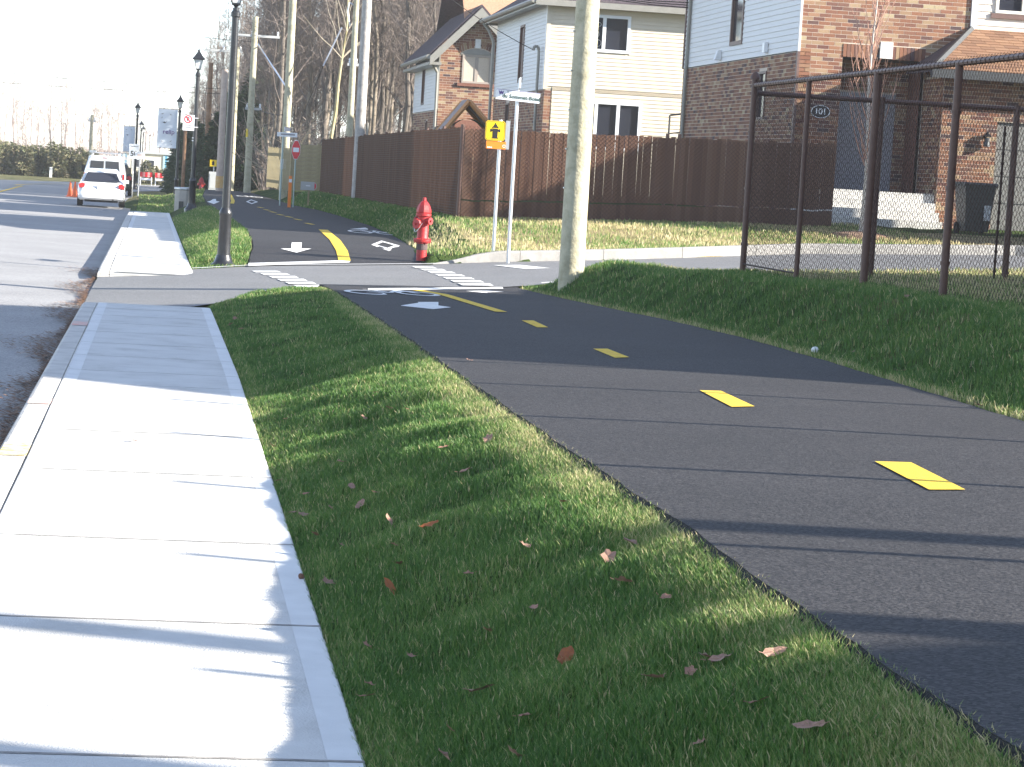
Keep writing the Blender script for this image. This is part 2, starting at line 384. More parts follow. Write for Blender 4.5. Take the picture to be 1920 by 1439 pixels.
def turf(X, Y):
    z = ground(X, Y)
    pl, pr = PL(Y), PR(Y); sr = SWR(Y)
    if Y < 34 or Y > 42:
        d = 0.
        if sr < X < pl: d = min(X-sr, pl-X)
        elif X > pr: d = X-pr
        if d > 0:
            k = min(1., d/.25); z += bump_(X, Y)*k
            if sr < X < pl and pl-sr > .3:
                u = (X-sr)/(pl-sr); z += (.034*math.sin(math.pi*u**1.9)+.02*math.sin(math.pi*u)*math.sin(Y*1.9+X*2)) if Y < 34 else .085*math.sin(math.pi*u)
    return z

def build_ground():
    xs = list(np.arange(-1.2, 7.2, .085))+list(np.arange(7.2, 20, .25))+list(np.arange(20, 60, 2.5))+[60,80,120,200,320,500]
    xs = [-400,-200,-100,-60,-40,-30,-24,-20,-17,-16,-15.5,-15,-14,-10,-6,-3,-2.4,-1.8]+xs
    ys = list(np.arange(2, 47, .16))+list(np.arange(47, 92, .5))+list(np.arange(92, 200, 2.))+[210,225,250,300,400,600,900,1400]
    ys = [-60,-30,-10,-3]+ys
    V = np.empty((len(ys)*len(xs), 3), np.float32); k = 0; dry = np.empty(len(V), np.float32)
    for Y in ys:
        for X in xs:
            V[k] = (X, Y, turf(X, Y)); dry[k] = dryness(X, Y); k += 1
    nx = len(xs); i = np.arange(len(ys)-1)[:,None]*nx+np.arange(nx-1)[None,:]
    Q = np.stack([i, i+1, i+nx+1, i+nx], -1).reshape(-1,4)
    global GT
    GT = (np.array(xs), np.array(ys), V[:,2].reshape(len(ys), nx).astype(float))
    me = npmesh('ground', V, Q, TURF, {'dry': dry}); me.shade_smooth()
    o = link('ground', me); tag(o, 'grassy ground sheet with banks and lawns beside the street', None, kind='structure')
    return o
def npmesh(name, V, Q, m, attrs=None):
    me = bpy.data.meshes.new(name); k = Q.shape[1]
    me.vertices.add(len(V)); me.vertices.foreach_set('co', np.asarray(V, np.float32).ravel())
    me.loops.add(Q.size); me.loops.foreach_set('vertex_index', Q.astype(np.int32).ravel())
    me.polygons.add(len(Q)); me.polygons.foreach_set('loop_start', np.arange(len(Q), dtype=np.int32)*k)
    me.polygons.foreach_set('loop_total', np.full(len(Q), k, np.int32))
    me.update(calc_edges=True)
    for n, a in (attrs or {}).items():
        at_ = me.attributes.new(n, 'FLOAT', 'POINT'); at_.data.foreach_set('value', np.asarray(a, np.float32))
    me.materials.append(m)
    if name in ('brickwork','slats','leaf_litter','undergrowth','foliage'): me.shade_flat()
    return me
def dryness(X, Y):
    d = .25
    if X > 6 and 26 < Y < 37: d = .8
    elif X > 5.6 and 15 < Y <= 26: d = .5
    elif X > 5.5 and 43 < Y < 52: d = .98+.12*math.sin(X*1.7)
    elif Y > 110: d = .75
    elif X < -14: d = .8
    if Y < 34 and PL(Y)-.18 < X < PL(Y): d = .65
    if Y < 36 and PR(Y) < X < PR(Y)+.15: d = .75
    return d
ground_o = build_ground()
def gz(X, Y):
    """ground height read back from the ground sheet"""
    xs, ys, Z = GT
    i = np.clip(np.searchsorted(xs, X)-1, 0, len(xs)-2); j = np.clip(np.searchsorted(ys, Y)-1, 0, len(ys)-2)
    u = (X-xs[i])/(xs[i+1]-xs[i]); v = (Y-ys[j])/(ys[j+1]-ys[j])
    return Z[j,i]*(1-u)*(1-v)+Z[j,i+1]*u*(1-v)+Z[j+1,i]*(1-u)*v+Z[j+1,i+1]*u*v
def gz1(X, Y): return float(gz(np.array(float(X)), np.array(float(Y))))

# ------------------------------------------------------------------ paved surfaces
# road: straight, then bending right far away
def road():
    P = []
    for Y in list(np.arange(-4, 30, 1.5))+list(np.arange(30, 152, 3.)):
        row = []
        for u in np.linspace(0, 1, 9):
            X = SWL(Y)-13.1+u*13.09; row.append((X, Y, zroad(Y)+.05*math.sin(u*math.pi)-.0*u))
        P.append(row)
    Rr = 45.
    cxr = -1.9-6.55+Rr
    for a in np.linspace(2, 95, 26):
        row = []
        for u in np.linspace(0, 1, 9):
            rr = Rr+6.55-u*13.09
            row.append((cxr-rr*math.cos(rad(a)), 150+rr*math.sin(rad(a)), zroad(150)+.05*math.sin(u*math.pi)+.004))
        P.append(row)
    o = MB().grid(P).build('road', ROADM); o.data.shade_smooth()
    tag(o, 'worn grey asphalt street beside the white sidewalk', None, kind='structure')
    # centre line
    Q = []
    for Y in list(np.arange(80, 150, 3.)): Q.append([(SWL(Y)-6.1+s*.09, Y, zroad(Y)+.058) for s in (-1, 1)])
    for a in np.linspace(0, 60, 20):
        Q.append([(cxr-(Rr+s*.09)*math.cos(rad(a)), 150+(Rr+s*.09)*math.sin(rad(a)), zroad(150)+.064) for s in (-1, 1)])
    MB().grid(Q).build('centre_line', YELP, o)
    return o
road_o = road()
def cross_street():
    P = []
    for X in list(np.arange(-.9, 12.1, .4))+list(np.arange(12.5, 30, 1.5)):
        P.append([(X, YN(X)+(YF(X)-YN(X))*t, zcs(X)+.012*math.sin(t*math.pi)) for t in np.linspace(0, 1, 9)])
    o = MB().grid(P).build('cross_street', CROSSM); o.data.shade_smooth()
    return tag(o, 'light grey asphalt side street crossing the bike path', None, kind='structure')
cs_o = cross_street()
def path_slab(name, y0, y1, endf0, endf1, label):
    top = []; edge_l = []; edge_r = []
    ys = np.arange(y0, y1+.001, .12 if y0 < 30 else .4)
    n = len(ys)
    for i, Y in enumerate(ys):
        row = []
        j = .006*math.sin(Y*3.3)+.004*math.sin(Y*8.7+1)+.003*R.uniform(-1,1)
        for u in np.linspace(0, 1, 13):
            yy = Y
            if endf0 and i < 12: yy = Y+(endf0(PL(Y)+u*(PR(Y)-PL(Y)))-y0)*(1-i/12)
            if endf1 and i > n-13: yy = Y+(endf1(PL(Y)+u*(PR(Y)-PL(Y)))-y1)*(1-(n-1-i)/12)
            X = PL(yy)+u*(PR(yy)-PL(yy))+(j if u == 0 else (-j if u == 1 else 0))
            zz0 = zpath(X, yy)+.008*math.sin(u*math.pi)
            if y0 < 30 and yy > YN(X)-.25: q_ = sstep(-.25, .1, yy-YN(X)); zz0 = zz0*(1-q_)+(zcs(X)-.01)*q_
            if y0 > 30 and yy < YF(X)+.25: q_ = 1-sstep(-.1, .25, yy-YF(X)); zz0 = zz0*(1-q_)+(zcs(X)-.01)*q_
            row.append((X, yy, zz0))
        top.append(row)
    o = MB().grid(top).build(name, ASPH); o.data.shade_smooth()
    tag(o, label, None, kind='structure')
    for col, nm in ((0, 'broken_edge'), (12, 'broken_edge')):
        G = []; sgn = -1 if col == 0 else 1
        for i, row in enumerate(top):
            x, y, z = row[col]; q = .008+.008*(.5+.5*math.sin(y*17.))*(.5+.5*math.sin(y*7.+2))+R.uniform(0,.012)
            G.append([(x, y, z-.001), (x+sgn*q*.5, y, z-.012-R.uniform(0,.004)), (x+sgn*(q+.02), y, z-.04), (x+sgn*(q+.05), y, z-.09)])
        MB().grid(G).build(nm, ASPH_EDGE, o)
    return o
path1 = path_slab('bike_path', 2.6, 34.2, None, lambda X: YN(X)+.3, 'new black asphalt bike path with yellow dashes in front of the crossing')
path2 = path_slab('bike_path', 41.4, 112., lambda X: YF(X)-.3, None, 'new black asphalt bike path running on beyond the crossing')
# concrete edge strip where the far path meets the street
G = [[(X, YF(X)-.16+.15*t, zcs(X)+.02) for t in (0, 1)] for X in np.arange(.5, 4.7, .2)]
MB().grid(G).build('flush_kerb', CONC_EDGE, cs_o)

# sidewalk: bed with slabs and kerb stones as pieces
def sidewalk(name, y0, y1, joints, label, drop):
    def zz(Y):
        z = zsw(Y)
        if drop == 'end': t = sstep(y1-1.5, y1, Y); z = z*(1-t)+(-.205)*t
        else: t = 1-sstep(y0, y0+1.5, Y); z = z*(1-t)+(-.20)*t
        return z
    G = [[(SWL(Y)+.03, Y, zz(Y)-.045), (SWR(Y)-.01, Y, zz(Y)-.045)] for Y in np.linspace(y0, y1, 60)]
    bed = MB().grid(G).build(name, JOINT); tag(bed, label, None, kind='structure')
    ki = .175
    for a, b in zip(joints[:-1], joints[1:]):
        g = .005 if a < 20 else .007
        a2, b2 = a+g, b-g
        mb = MB(); rim = MB()
        def quadslab(mb, xa, xb, ya, yb, up):
            vs = []
            for Y in (ya, yb):
                for X in (xa(Y), xb(Y)): vs.append((X, Y, zz(Y)+up))
            lo = [(v[0], v[1], v[2]-.08) for v in vs]
            c = .006
            top = [(vs[0][0]+c, vs[0][1]+c, vs[0][2]), (vs[1][0]-c, vs[1][1]+c, vs[1][2]), (vs[2][0]+c, vs[2][1]-c, vs[2][2]), (vs[3][0]-c, vs[3][1]-c, vs[3][2])]
            sh = [(v[0], v[1], v[2]-c) for v in vs]
            mb.add(lo+sh+top, [(0,1,5,4),(1,3,7,5),(3,2,6,7),(2,0,4,6),(4,5,9,8),(5,7,11,9),(7,6,10,11),(6,4,8,10),(8,9,11,10)])
        quadslab(mb, lambda Y: SWL(Y)+ki+.007+.003*math.sin(Y*9), lambda Y: SWR(Y), a2, b2, 0.)
        s = mb.build('slab', CONC, bed)
        if a < 17.2:
            MB().add([(SWL(a)+ki+.01, a-.011, zz(a)+.0016), (SWR(a)-.002, a-.011, zz(a)+.0016), (SWR(a)-.002, a+.011, zz(a)+.0016), (SWL(a)+ki+.01, a+.011, zz(a)+.0016)], [(0,1,2,3)]).build('dirty_joint', JOINTD, s)
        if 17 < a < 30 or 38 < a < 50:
            MB().add([(SWL(a)+ki+.1, a-.014, zz(a)+.0016), (SWR(a)-.1, a-.014, zz(a)+.0016), (SWR(a)-.1, a+.014, zz(a)+.0016), (SWL(a)+ki+.1, a+.014, zz(a)+.0016)], [(0,1,2,3)]).build('pale_joint', PALEJ, s)  # pale strips laid over the joints of these stretches only
        # smooth trowelled margins
        for xa, xb in ((lambda Y: SWL(Y)+ki+.02, lambda Y: SWL(Y)+ki+.115), (lambda Y: SWR(Y)-.105, lambda Y: SWR(Y)-.008)):
            rm = MB().add([(xa(a2+.01), a2+.01, zz(a2+.01)+.0009), (xb(a2+.01), a2+.01, zz(a2+.01)+.0009), (xb(b2-.01), b2-.01, zz(b2-.01)+.0009), (xa(b2-.01), b2-.01, zz(b2-.01)+.0009)], [(0,1,2,3)])
            rm.build('trowelled_margin', CONC_EDGE, s)
    ys = np.arange(y0, y1, 3.01)
    for a in ys:
        b = min(a+3., y1); N = 5; rings = []
        for Y in np.linspace(a+.004, b-.004, N):
            xl = SWL(Y); z = zz(Y)-.004; rings.append([(xl-.012, Y, zroad(Y)-.06), (xl+.004, Y, z-.03), (xl+.022, Y, z-.006), (xl+.04, Y, z), (xl+ki-.004, Y, z), (xl+ki, Y, z-.01), (xl+ki, Y, z-.12)])
        MB().loft(rings).build('kerb_stone', CURBM, bed)
    return bed
J1 = [4.2, 6.99, 9.1, 11.08, 13.48, 15.48, 17.41, 18.79, 19.94, 21.46, 22.97, 24.47, 25.8, 27.08, 28.35, 29.5, 30.7]
sw1 = sidewalk('sidewalk', 4.2, 30.7, J1, 'new pale concrete sidewalk beside the grass bank, before the crossing', 'end')
sw2 = sidewalk('sidewalk', 38.4, 83.4, [38.4+1.5*i for i in range(31)], 'new pale concrete sidewalk running on past the black street lamp', 'start')
# faded survey paint on the kerb
for (x, y, m_, w, l) in ((25, 842, SURVY, .15, .6), (140, 606, mat('survey_pink', (.75,.35,.28), (.55,.52,.48), 14, .9, world=True), .15, .6), (70, 752, mat('survey_pink', ()), .15, .35)):
    p = hit(x, y, lambda X, Y: zsw(Y))
    MB().add([(SWL(p[1])+.03, p[1]-l/2, zsw(p[1])+.0015), (SWL(p[1])+.03+w, p[1]-l/2, zsw(p[1])+.0015), (SWL(p[1])+.03+w, p[1]+l/2, zsw(p[1])-.0005), (SWL(p[1])+.03, p[1]+l/2, zsw(p[1])-.0005)], [(0,1,2,3)]).build('survey_paint', m_, sw1)
# concrete kerb of the side street, in front of the lawn
def kerb():
    xs = list(np.arange(4.45, 30, 1.5))
    bed = None
    for i, a in enumerate(xs):
        rings = []
        for X in np.linspace(a+.004, a+1.496, 5):
            Y = YF(X); h = .165*sstep(4.4, 5.6, X)+.012; z = zcs(X)
            rings.append([(X, Y-.02, z-.1), (X, Y+.0, z+h-.03), (X, Y+.02, z+h), (X, Y+.16, z+h+.004), (X, Y+.18, z-.1)])
        mb = MB().loft(rings)
        if bed is None:
            bed = mb.build('kerb', KERBG); tag(bed, 'low concrete kerb between the side street and the lawn', None, kind='structure')
        else: mb.build('kerb_stone', KERBG, bed)
    rings = []
    return bed
kerb()
# near white edge of the side street on the right
Gk = [[(X, YN(X)-.12+.14*t, zcs(X)+.03) for t in (0, 1)] for X in np.arange(5.25, 9, .3)]
MB().grid(Gk).build('flush_kerb', CONC_EDGE, cs_o)

# painted markings, laid on the asphalt
def crown(X, Y): return .008*math.sin(math.pi*min(1., max(0., (X-PL(Y))/(PR(Y)-PL(Y)))))
def zp1(X, Y): return zpath(X, Y)+crown(X, Y)+.005 if Y < YN(X)-.25 else max(zcs(X), zpath(X, Y) if Y < YN(X) else -9)+.02
def zp2(X, Y): return zpath(X, Y)+crown(X, Y)+.009 if Y > 41.3 else zcs(X)+.02
def zc_(X, Y): return zcs(X)+.018
def mark(name, px, m, parent, surf):
    P = [hit(x, y, surf) for x, y in px]
    MB().add(P, [tuple(range(len(P)))]).build(name, m, parent)
def band(name, pts, w, m, parent, surf):
    """a painted stroke w metres wide along ground points"""
    G = []
    for i, p in enumerate(pts):
        a = np.array(pts[max(0, i-1)][:2]); b = np.array(pts[min(len(pts)-1, i+1)][:2]); d = b-a; d /= np.linalg.norm(d); nrm = np.array([-d[1], d[0]])*w/2
        G.append([(p[0]+s*nrm[0], p[1]+s*nrm[1], surf(p[0]+s*nrm[0], p[1]+s*nrm[1])+.001) for s in (-1, 1)])
    MB().grid(G).build(name, m, parent)
for a, b, c, d in (((1640,865),(1708,867),(1810,918),(1742,918)), ((1312,732),(1352,733),(1415,762),(1372,763)), ((1112,654),(1139,654),(1180,670),(1153,671)), ((978,601),(1000,601),(1028,614),(1007,614))):
    mark('lane_dash', (a, b, c, d), YELP, path1, zp1)
def pxline(px, surf, n=24):
    ts = np.linspace(0, len(px)-1, n); out = []
    for t in ts:
        x = np.interp(t, range(len(px)), [p[0] for p in px]); y = np.interp(t, range(len(px)), [p[1] for p in px]); out.append(hit(x, y, surf))
    return out
band('lane_line', pxline([(940,585),(880,567),(830,552),(778,543.5)], zp1), .13, YELP, path1, zp1)
mark('stop_bar', ((690,541),(942,538.5),(944,541.5),(690,544.5)), WHITEP, path1, zp1)
mark('arrow', ((752,573),(785,568),(783,566.5),(822,566.5),(822,573),(846,576.5),(812,580),(752,573.5)), WHITEP, path1, zp1)
mark('arrow', ((873,546),(915,545),(945,547.5),(912,548.5),(915,550)), WHITEP, path1, zp1)
def bicycle(cxp, cyp, surf, parent, w=.95, l=1.0, m=WHITEP):
    c = hit(cxp, cyp, surf)
    def wheel(x0):
        G = []
        for t in np.linspace(0, 2*math.pi, 25):
            G.append([(x0+r*math.cos(t)*w*.235, c[1]+r*math.sin(t)*l, surf(x0, c[1]+r*math.sin(t)*l)+.001) for r in (.72, 1.)])
        MB().grid(G).build('wheel_mark', m, b)
    p = lambda u, v: (c[0]+u*w, c[1]+v*l, 0)
    b = MB(); pts = [(-.27,0),(-.1,.0),(.05,.8),(-.16,.75),(-.27,0)]
    segs = [((-.27,0),(-.02,0)), ((-.02,0),(.12,1.3)), ((.12,1.3),(-.16,1.1)), ((-.02,0),(-.16,1.3)), ((.27,0),(.1,1.6)), ((-.24,1.35),(-.1,1.35)), ((.03,1.65),(.18,1.65))]
    mb = MB()
    for s0, s1 in segs:
        a = np.array(p(*s0)[:2]); e = np.array(p(*s1)[:2]); d = (e-a)/np.linalg.norm(e-a); n = np.array([-d[1], d[0]])*.035
        q = [a-n, a+n, e+n, e-n]; mb.add([(v[0], v[1], surf(v[0], v[1])+.002+.0005*len(mb.f)) for v in q], [(0,1,2,3)])
    b = mb.build('bicycle_mark', m, parent)
    wheel(c[0]-.27*w); wheel(c[0]+.27*w)
bicycle(735, 549.5, zp1, path1, 1.15, .75)
# far path
mark('stop_bar', ((466,493.5),(640,488.5),(657,490),(655,492.5),(560,495),(466,499)), WHITEP, path2, zp2)
band('lane_line', pxline([(646,489),(641,470),(628,450),(606,431)], zp2), .20, YELP, path2, zp2)
for x, y in ((581,420),(559,412),(542,407),(526,403),(512,398),(501,394),(489,389.5)):
    c = hit(x, y, zp2); MB().add([(c[0]-.07+.12*k2-.1*k1*.5, c[1]+k1*.55, zp2(c[0], c[1]+k1*.55)+.001) for k1, k2 in ((-1,0),(-1,1),(1,1),(1,0))], [(0,1,2,3)]).build('lane_dash', YELP, path2)
mark('arrow', ((547,455),(566,455),(565,466),(584,466.5),(556,474),(526,466.5),(546,466)), WHITEP, path2, zp2)
bicycle(701, 436.5, zp2, path2, 1.1, 1.05)
def diamond(px, parent):
    P = [hit(x, y, zp2) for x, y in px]; c = sum(P)/4; G = []
    for i in range(5):
        p = P[i%4]; q = c+(p-c)*.62; G.append([tuple(p), (q[0], q[1], zp2(q[0], q[1]))])
    MB().grid(G).build('diamond_mark', WHITEP, parent)
diamond(((696,459),(715,451.5),(750,461),(729,471)), path2)
diamond(((461,378.5),(471,374.5),(484,379),(472,383)), path2)
mark('arrow', ((655,430),(685,427),(690,429),(690,431)), WHITEP, path2, zp2)
bicycle(468, 369, zp2, path2, 1.0, 1.1)
mark('arrow', ((394,377),(400,373.5),(405,373.5),(405,377),(412,378.5),(401,383),(388,378.5)), WHITEP, path2, zp2)
band('lane_line', pxline([(435,382),(437,377),(434,370),(431,365)], zp2), .12, YELP, path2, zp2)
# crossing bars on the side street
for i in range(6):
    t = i/5; x = 472+78*t; y = 508+26.5*t**1.1; w = 56+4*t; h = 3.0+1.2*t
    mark('crossing_bar', ((x,y),(x+w-8,y),(x+w,y+h),(x+8,y+h)), WHITEP, cs_o, zc_)
for i in range(7):
    t = i/6; x = 772+86*t; y = 500+31*t**1.12; w = 48+20*t; h = 2.8+1.5*t
    mark('crossing_bar', ((x,y),(x+w-8,y+.6),(x+w,y+h+.6),(x+9,y+h)), WHITEP, cs_o, zc_)
mark('yield_mark', ((925,497.5),(975,497),(1032,503),(985,504.5)), WHITEP, cs_o, zc_)

# ------------------------------------------------------------------ grass blades (nobody could count them)
def blades(name, regions, label):
    Vs = []; Ts = []; Rn = []; n0 = 0
    for (gen, count, hgt, wid, dry) in regions:
        P = gen(count)
        m = len(P); ang = NR.uniform(0, 2*math.pi, m); h = hgt*NR.uniform(.55, 1.3, m); w = wid*NR.uniform(.7, 1.3, m)
        lean = h*NR.uniform(.15, .75, m); la = NR.uniform(0, 2*math.pi, m)
        dxw, dyw = np.cos(ang)*w/2, np.sin(ang)*w/2
        lx, ly = np.cos(la)*lean, np.sin(la)*lean
        b0 = P+np.stack([dxw, dyw, np.full(m,-.006)],1); b1 = P-np.stack([dxw, dyw, np.full(m,.006)],1)
        mid = np.stack([lx*.35, ly*.35, h*.6],1); m0 = P+mid+np.stack([dxw*.75, dyw*.75, 0*h],1); m1 = P+mid-np.stack([dxw*.75, dyw*.75, 0*h],1)
        tip = P+np.stack([lx, ly, h],1)
        V = np.stack([b0,b1,m1,m0,tip],1).reshape(-1,3)
        i = n0+np.arange(m)[:,None]*5
        T = np.concatenate([i+np.array([[0,1,2]]), i+np.array([[0,2,3]]), i+np.array([[3,2,4]])])
        d = np.array([dry(p[0], p[1]) for p in P]) if callable(dry) else np.full(m, dry)
        patch = .12*np.sin(P[:,0]*5.+P[:,1]*2.1)*np.sin(P[:,1]*1.7-P[:,0]*3.)
        rn = np.clip(d+NR.normal(0, .16, m)+patch, 0, 1)
        rn = np.where(NR.random(m) < .05, NR.uniform(.75, 1, m), rn)
        Vs.append(V); Ts.append(T); Rn.append(np.repeat(rn, 5)); n0 += m*5
    me = npmesh(name, np.concatenate(Vs), np.concatenate(Ts), BLADE, {'rnd': np.concatenate(Rn)})
    return tag(link(name, me), label, 'grass', kind='stuff')
def npi(pts): return np.array([p[0] for p in pts]), np.array([p[1] for p in pts])
def strip(xa, xb, y0, y1, pw=1.6):
    def gen(n):
        n = int(n*1.02)
        Y = (y0**(1-pw)+NR.random(n)*(y1**(1-pw)-y0**(1-pw)))**(1/(1-pw))
        yt = np.linspace(y0, y1, 400); A = np.interp(Y, yt, [xa(t) for t in yt]); B = np.interp(Y, yt, [xb(t) for t in yt])
        X = A+(B-A)*NR.random(n)
        keep = ~((Y > np.interp(X, *npi(YN_))-.02) & (Y < np.interp(X, *npi(YF_))+.2))
        X, Y = X[keep], Y[keep]
        return np.stack([X, Y, gz(X, Y)], 1)
    return gen
def dry_left(X, Y):
    u = (PL(Y)-X)/.3
    return .36+.36*max(0, 1-u)+(.12 if X < SWR(Y)+.12 else 0)
def dry_right(X, Y):
    return .36+(.35 if X < PR(Y)+.08 else 0)+(.12 if X > 6 else 0)
blades('grass', [
    (strip(lambda Y: SWR(Y)-.005, lambda Y: PL(Y)-.03, 4.2, 12, 2.0), 190000, .034, .0038, dry_left),
    (strip(lambda Y: SWR(Y), lambda Y: PL(Y)-.03, 11.5, 34.3, 1.8), 110000, .036, .0058, dry_left),
    (strip(lambda Y: PL(Y)-.2, lambda Y: PL(Y)+.012, 4.2, 34, 1.6), 26000, .034, .005, .72),
    (strip(lambda Y: PR(Y)+.015, lambda Y: 6.3, 12.5, 35.3, 1.5), 60000, .055, .0075, dry_right),
], 'short green grass on the banks beside the bike path, dry along its crest')
blades('grass', [
    (strip(lambda Y: 6.3, lambda Y: 13., 17, 37.3, 1.2), 26000, .06, .012, .8),
    (strip(lambda Y: max(PR(Y)+.03, 4.5), lambda Y: 15., 42.2, 57, 1.2), 30000, .07, .017, lambda X, Y: .78+.16*math.sin(X*1.3+Y*.7)),
    (strip(lambda Y: SWR(Y)+.02, lambda Y: PL(Y)-.03, 40.8, 75, 1.4), 26000, .07, .016, .5),
    (strip(lambda Y: PR(Y)+.03, lambda Y: XF(Y), 52, 90, 1.3), 16000, .07, .022, .4),
    (strip(lambda Y: SWL(Y)+.25, lambda Y: PL(Y)-.05, 83.5, 128, 1.2), 9000, .07, .03, .55),
], 'lawn grass beyond the crossing, straw coloured in patches')
# leaf litter swept along the gutter
def litter():
    Vs = []; rn = []
    for k in range(4200):
        Y = 11+31*R.random()**.9; c = max(.1, math.sin(Y*1.1)*.5+.6)
        X = SWL(Y)-.03-abs(R.gauss(0, .15))*c*1.5; z = zroad(Y)+.012+.03*R.random(); s = R.uniform(.012,.035)
        a = R.uniform(0, 6.28); t = R.uniform(-.6,.6)
        for q in range(4):
            b = a+q*math.pi/2; Vs.append((X+math.cos(b)*s, Y+math.sin(b)*s, z+t*s*math.cos(b*1.)+.004))
        rn += [R.random()]*4
    V = np.array(Vs); Q = np.arange(len(V)).reshape(-1,4)
    tag(link('leaf_litter', npmesh('leaf_litter', V, Q, LEAFN, {'rnd': rn})), 'brown leaf crumbs swept along the gutter of the street', 'leaf litter', kind='stuff')
litter()

# ------------------------------------------------------------------ fallen leaves
def leaf_mesh(k):
    r = random.Random(k); n = 15; mb = MB(); pts = []
    for i in range(n):
        t = 2*math.pi*i/n; lob = 1-.38*abs(math.sin(t*2.5+.3)) if k % 2 else .75+.25*math.cos(t)*math.cos(t)
        rr = .5*lob*r.uniform(.85, 1.1); x, y = rr*math.cos(t), rr*math.sin(t)*(.75 if k % 2 else .55)
        z = .55*y*y*2+.25*x*x*r.uniform(.3,1.6)+.05*r.uniform(-1,1); pts.append((x, y, z))
    mb.add([(0,0,0)]+pts, [(0, 1+i, 1+(i+1)%n) for i in range(n)])
    mb.tube((-.45,0,.08), (-.62,.03,.16), .016, .012, 4)
    return mb.mesh('fallen_leaf', LEAFM, False)
LEAFO = mat('orange_leaf', (.36,.11,.025), (.28,.09,.03), 8, .7); LEAFT = mat('tan_leaf', (.33,.20,.14), (.25,.14,.10), 8, .7); LEAFD = mat('dark_leaf', (.24,.12,.08), (.34,.18,.12), 8, .7)
LM = {}
for nm, m_ in (('orange', LEAFO), ('tan', LEAFT), ('dark', LEAFD)):
    LEAFM = m_; LM[nm] = [leaf_mesh(k) for k in range(4)]
LPX = [(659,920,1),(730,986,1),(805,993,2),(732,1112,2),(615,1100,1),(565,1091,0),(874,890,1),(915,830,1),(913,1192,0),(1059,1243,2),(901,1305,1.6),(984,1032,1),(1140,1055,1),(1181,1027,1),(1169,1101,1),(833,1430,1),(968,1428,1.4),(746,1066,0),(878,1085,0),(1057,950,0),(830,846,0),(638,872,0),(574,933,0),(675,954,1),(707,931,0),(567,972,1),(549,968,0),(590,1009,0),(640,1030,0),(739,1030,0),(688,1220,0),(691,1293,0),(686,1316,0),(844,1380,0),(984,1355,0),(681,789,1),(537,791,0),(521,908,0),(512,842,0),(1328,1246,1),(1350,1249,1),(1222,1283,1.3),(1450,1237,1),(1518,1377,1),(1293,1272,0),(1310,1408,0),(1248,1132,0),(703,742,0),(730,771,1),(762,773,0),(440,600,1),(432,612,1),(447,592,0),(452,620,0),(1545,606,0),(1690,700,1),(1600,664,0),(1890,773,1),(1835,766,1),(1700,560,1),(1560,548,0),(620,960,0),(1000,1150,0),(770,1240,0),(1420,1330,0)]
def surf_turf(X, Y): return gz1(X, Y)+.02
for x, y, s in LPX:
    cl = 'orange' if s == 2 else ('tan' if s >= 1 else 'dark')
    p = hit(x, y, surf_turf, 4.); o = link('fallen_leaf', R.choice(LM[cl])); sz = .054+.03*min(s, 1.4)*R.uniform(.6,1.1)
    o.location = p+np.array([0,0,.018]); o.scale = (sz, sz, sz); o.rotation_euler = (R.uniform(-.5,.5), R.uniform(-.7,.2), R.uniform(0,6.28))
    word = {'orange': 'bright orange', 'tan': 'pale tan', 'dark': 'dark brown'}[cl]
    if p[0] > PR(p[1]): where = 'on the shaded bank below the chain link fence'
    elif p[0] < SWR(p[1])+.15: where = 'in the grass right beside the sidewalk'
    elif p[0] > PL(p[1])-.35: where = 'on the grass crest next to the bike path'
    else: where = 'on the grass bank between sidewalk and bike path'
    tag(o, word+' dead leaf '+where, 'leaf', word+' leaves '+where)
for x, y, sf, lb in ((250,828, lambda X, Y: zsw(Y)+.004, 'lone brown dead leaf in the middle of the sunlit sidewalk'), (880,677, lambda X, Y: zpath(X,Y)+.01, 'pale curled dead leaf on the black bike path')):
    p = hit(x, y, sf); o = link('fallen_leaf', LM['tan'][1]); o.location = p+np.array([0,0,.006]); o.scale = (.075,.075,.06); o.rotation_euler = (.2,.1,R.uniform(0,6)); tag(o, lb, 'leaf')
p = hit(1528, 660, surf_turf); tag(MB().lathe([(.01,-.01),(.028,.0),(.032,.02),(.02,.035),(.008,.04)], tuple(p), 7).build('paper_scrap', WHITEP), 'small white crumpled scrap of litter on the shaded right bank', 'litter')

#PART2
# ------------------------------------------------------------------ building helpers
def tb(mb, T, u0, u1, v0, v1, w0, w1):
    c = [T(u,v,w) for w in (w0,w1) for v in (v0,v1) for u in (u0,u1)]
    return mb.add(c, [(0,1,3,2),(4,6,7,5),(0,4,5,1),(2,3,7,6),(0,2,6,4),(1,5,7,3)])
def intervals(a, b, holes):
    segs = [(a, b)]
    for h0, h1 in holes:
        out = []
        for s, e in segs:
            if h1 <= s or h0 >= e: out.append((s, e)); continue
            if h0 > s: out.append((s, h0))
            if h1 < e: out.append((h1, e))
        segs = out
    return [q for q in segs if q[1]-q[0] > .02]
def panel(T, u0, u1, v0, v1, op, w0=-.25, w1=0., top=None):
    mb = MB(); vs = sorted({v0, v1, *[o[2] for o in op if v0 < o[2] < v1], *[o[3] for o in op if v0 < o[3] < v1]})
    for a, b in zip(vs[:-1], vs[1:]):
        hs = [(o[0], o[1]) for o in op if o[2] < (a+b)/2 < o[3]]
        for s, e in intervals(u0, u1, hs): tb(mb, T, s, e, a, b, w0, w1)
    return mb
BL, BH, BJ = .257, .079, .010
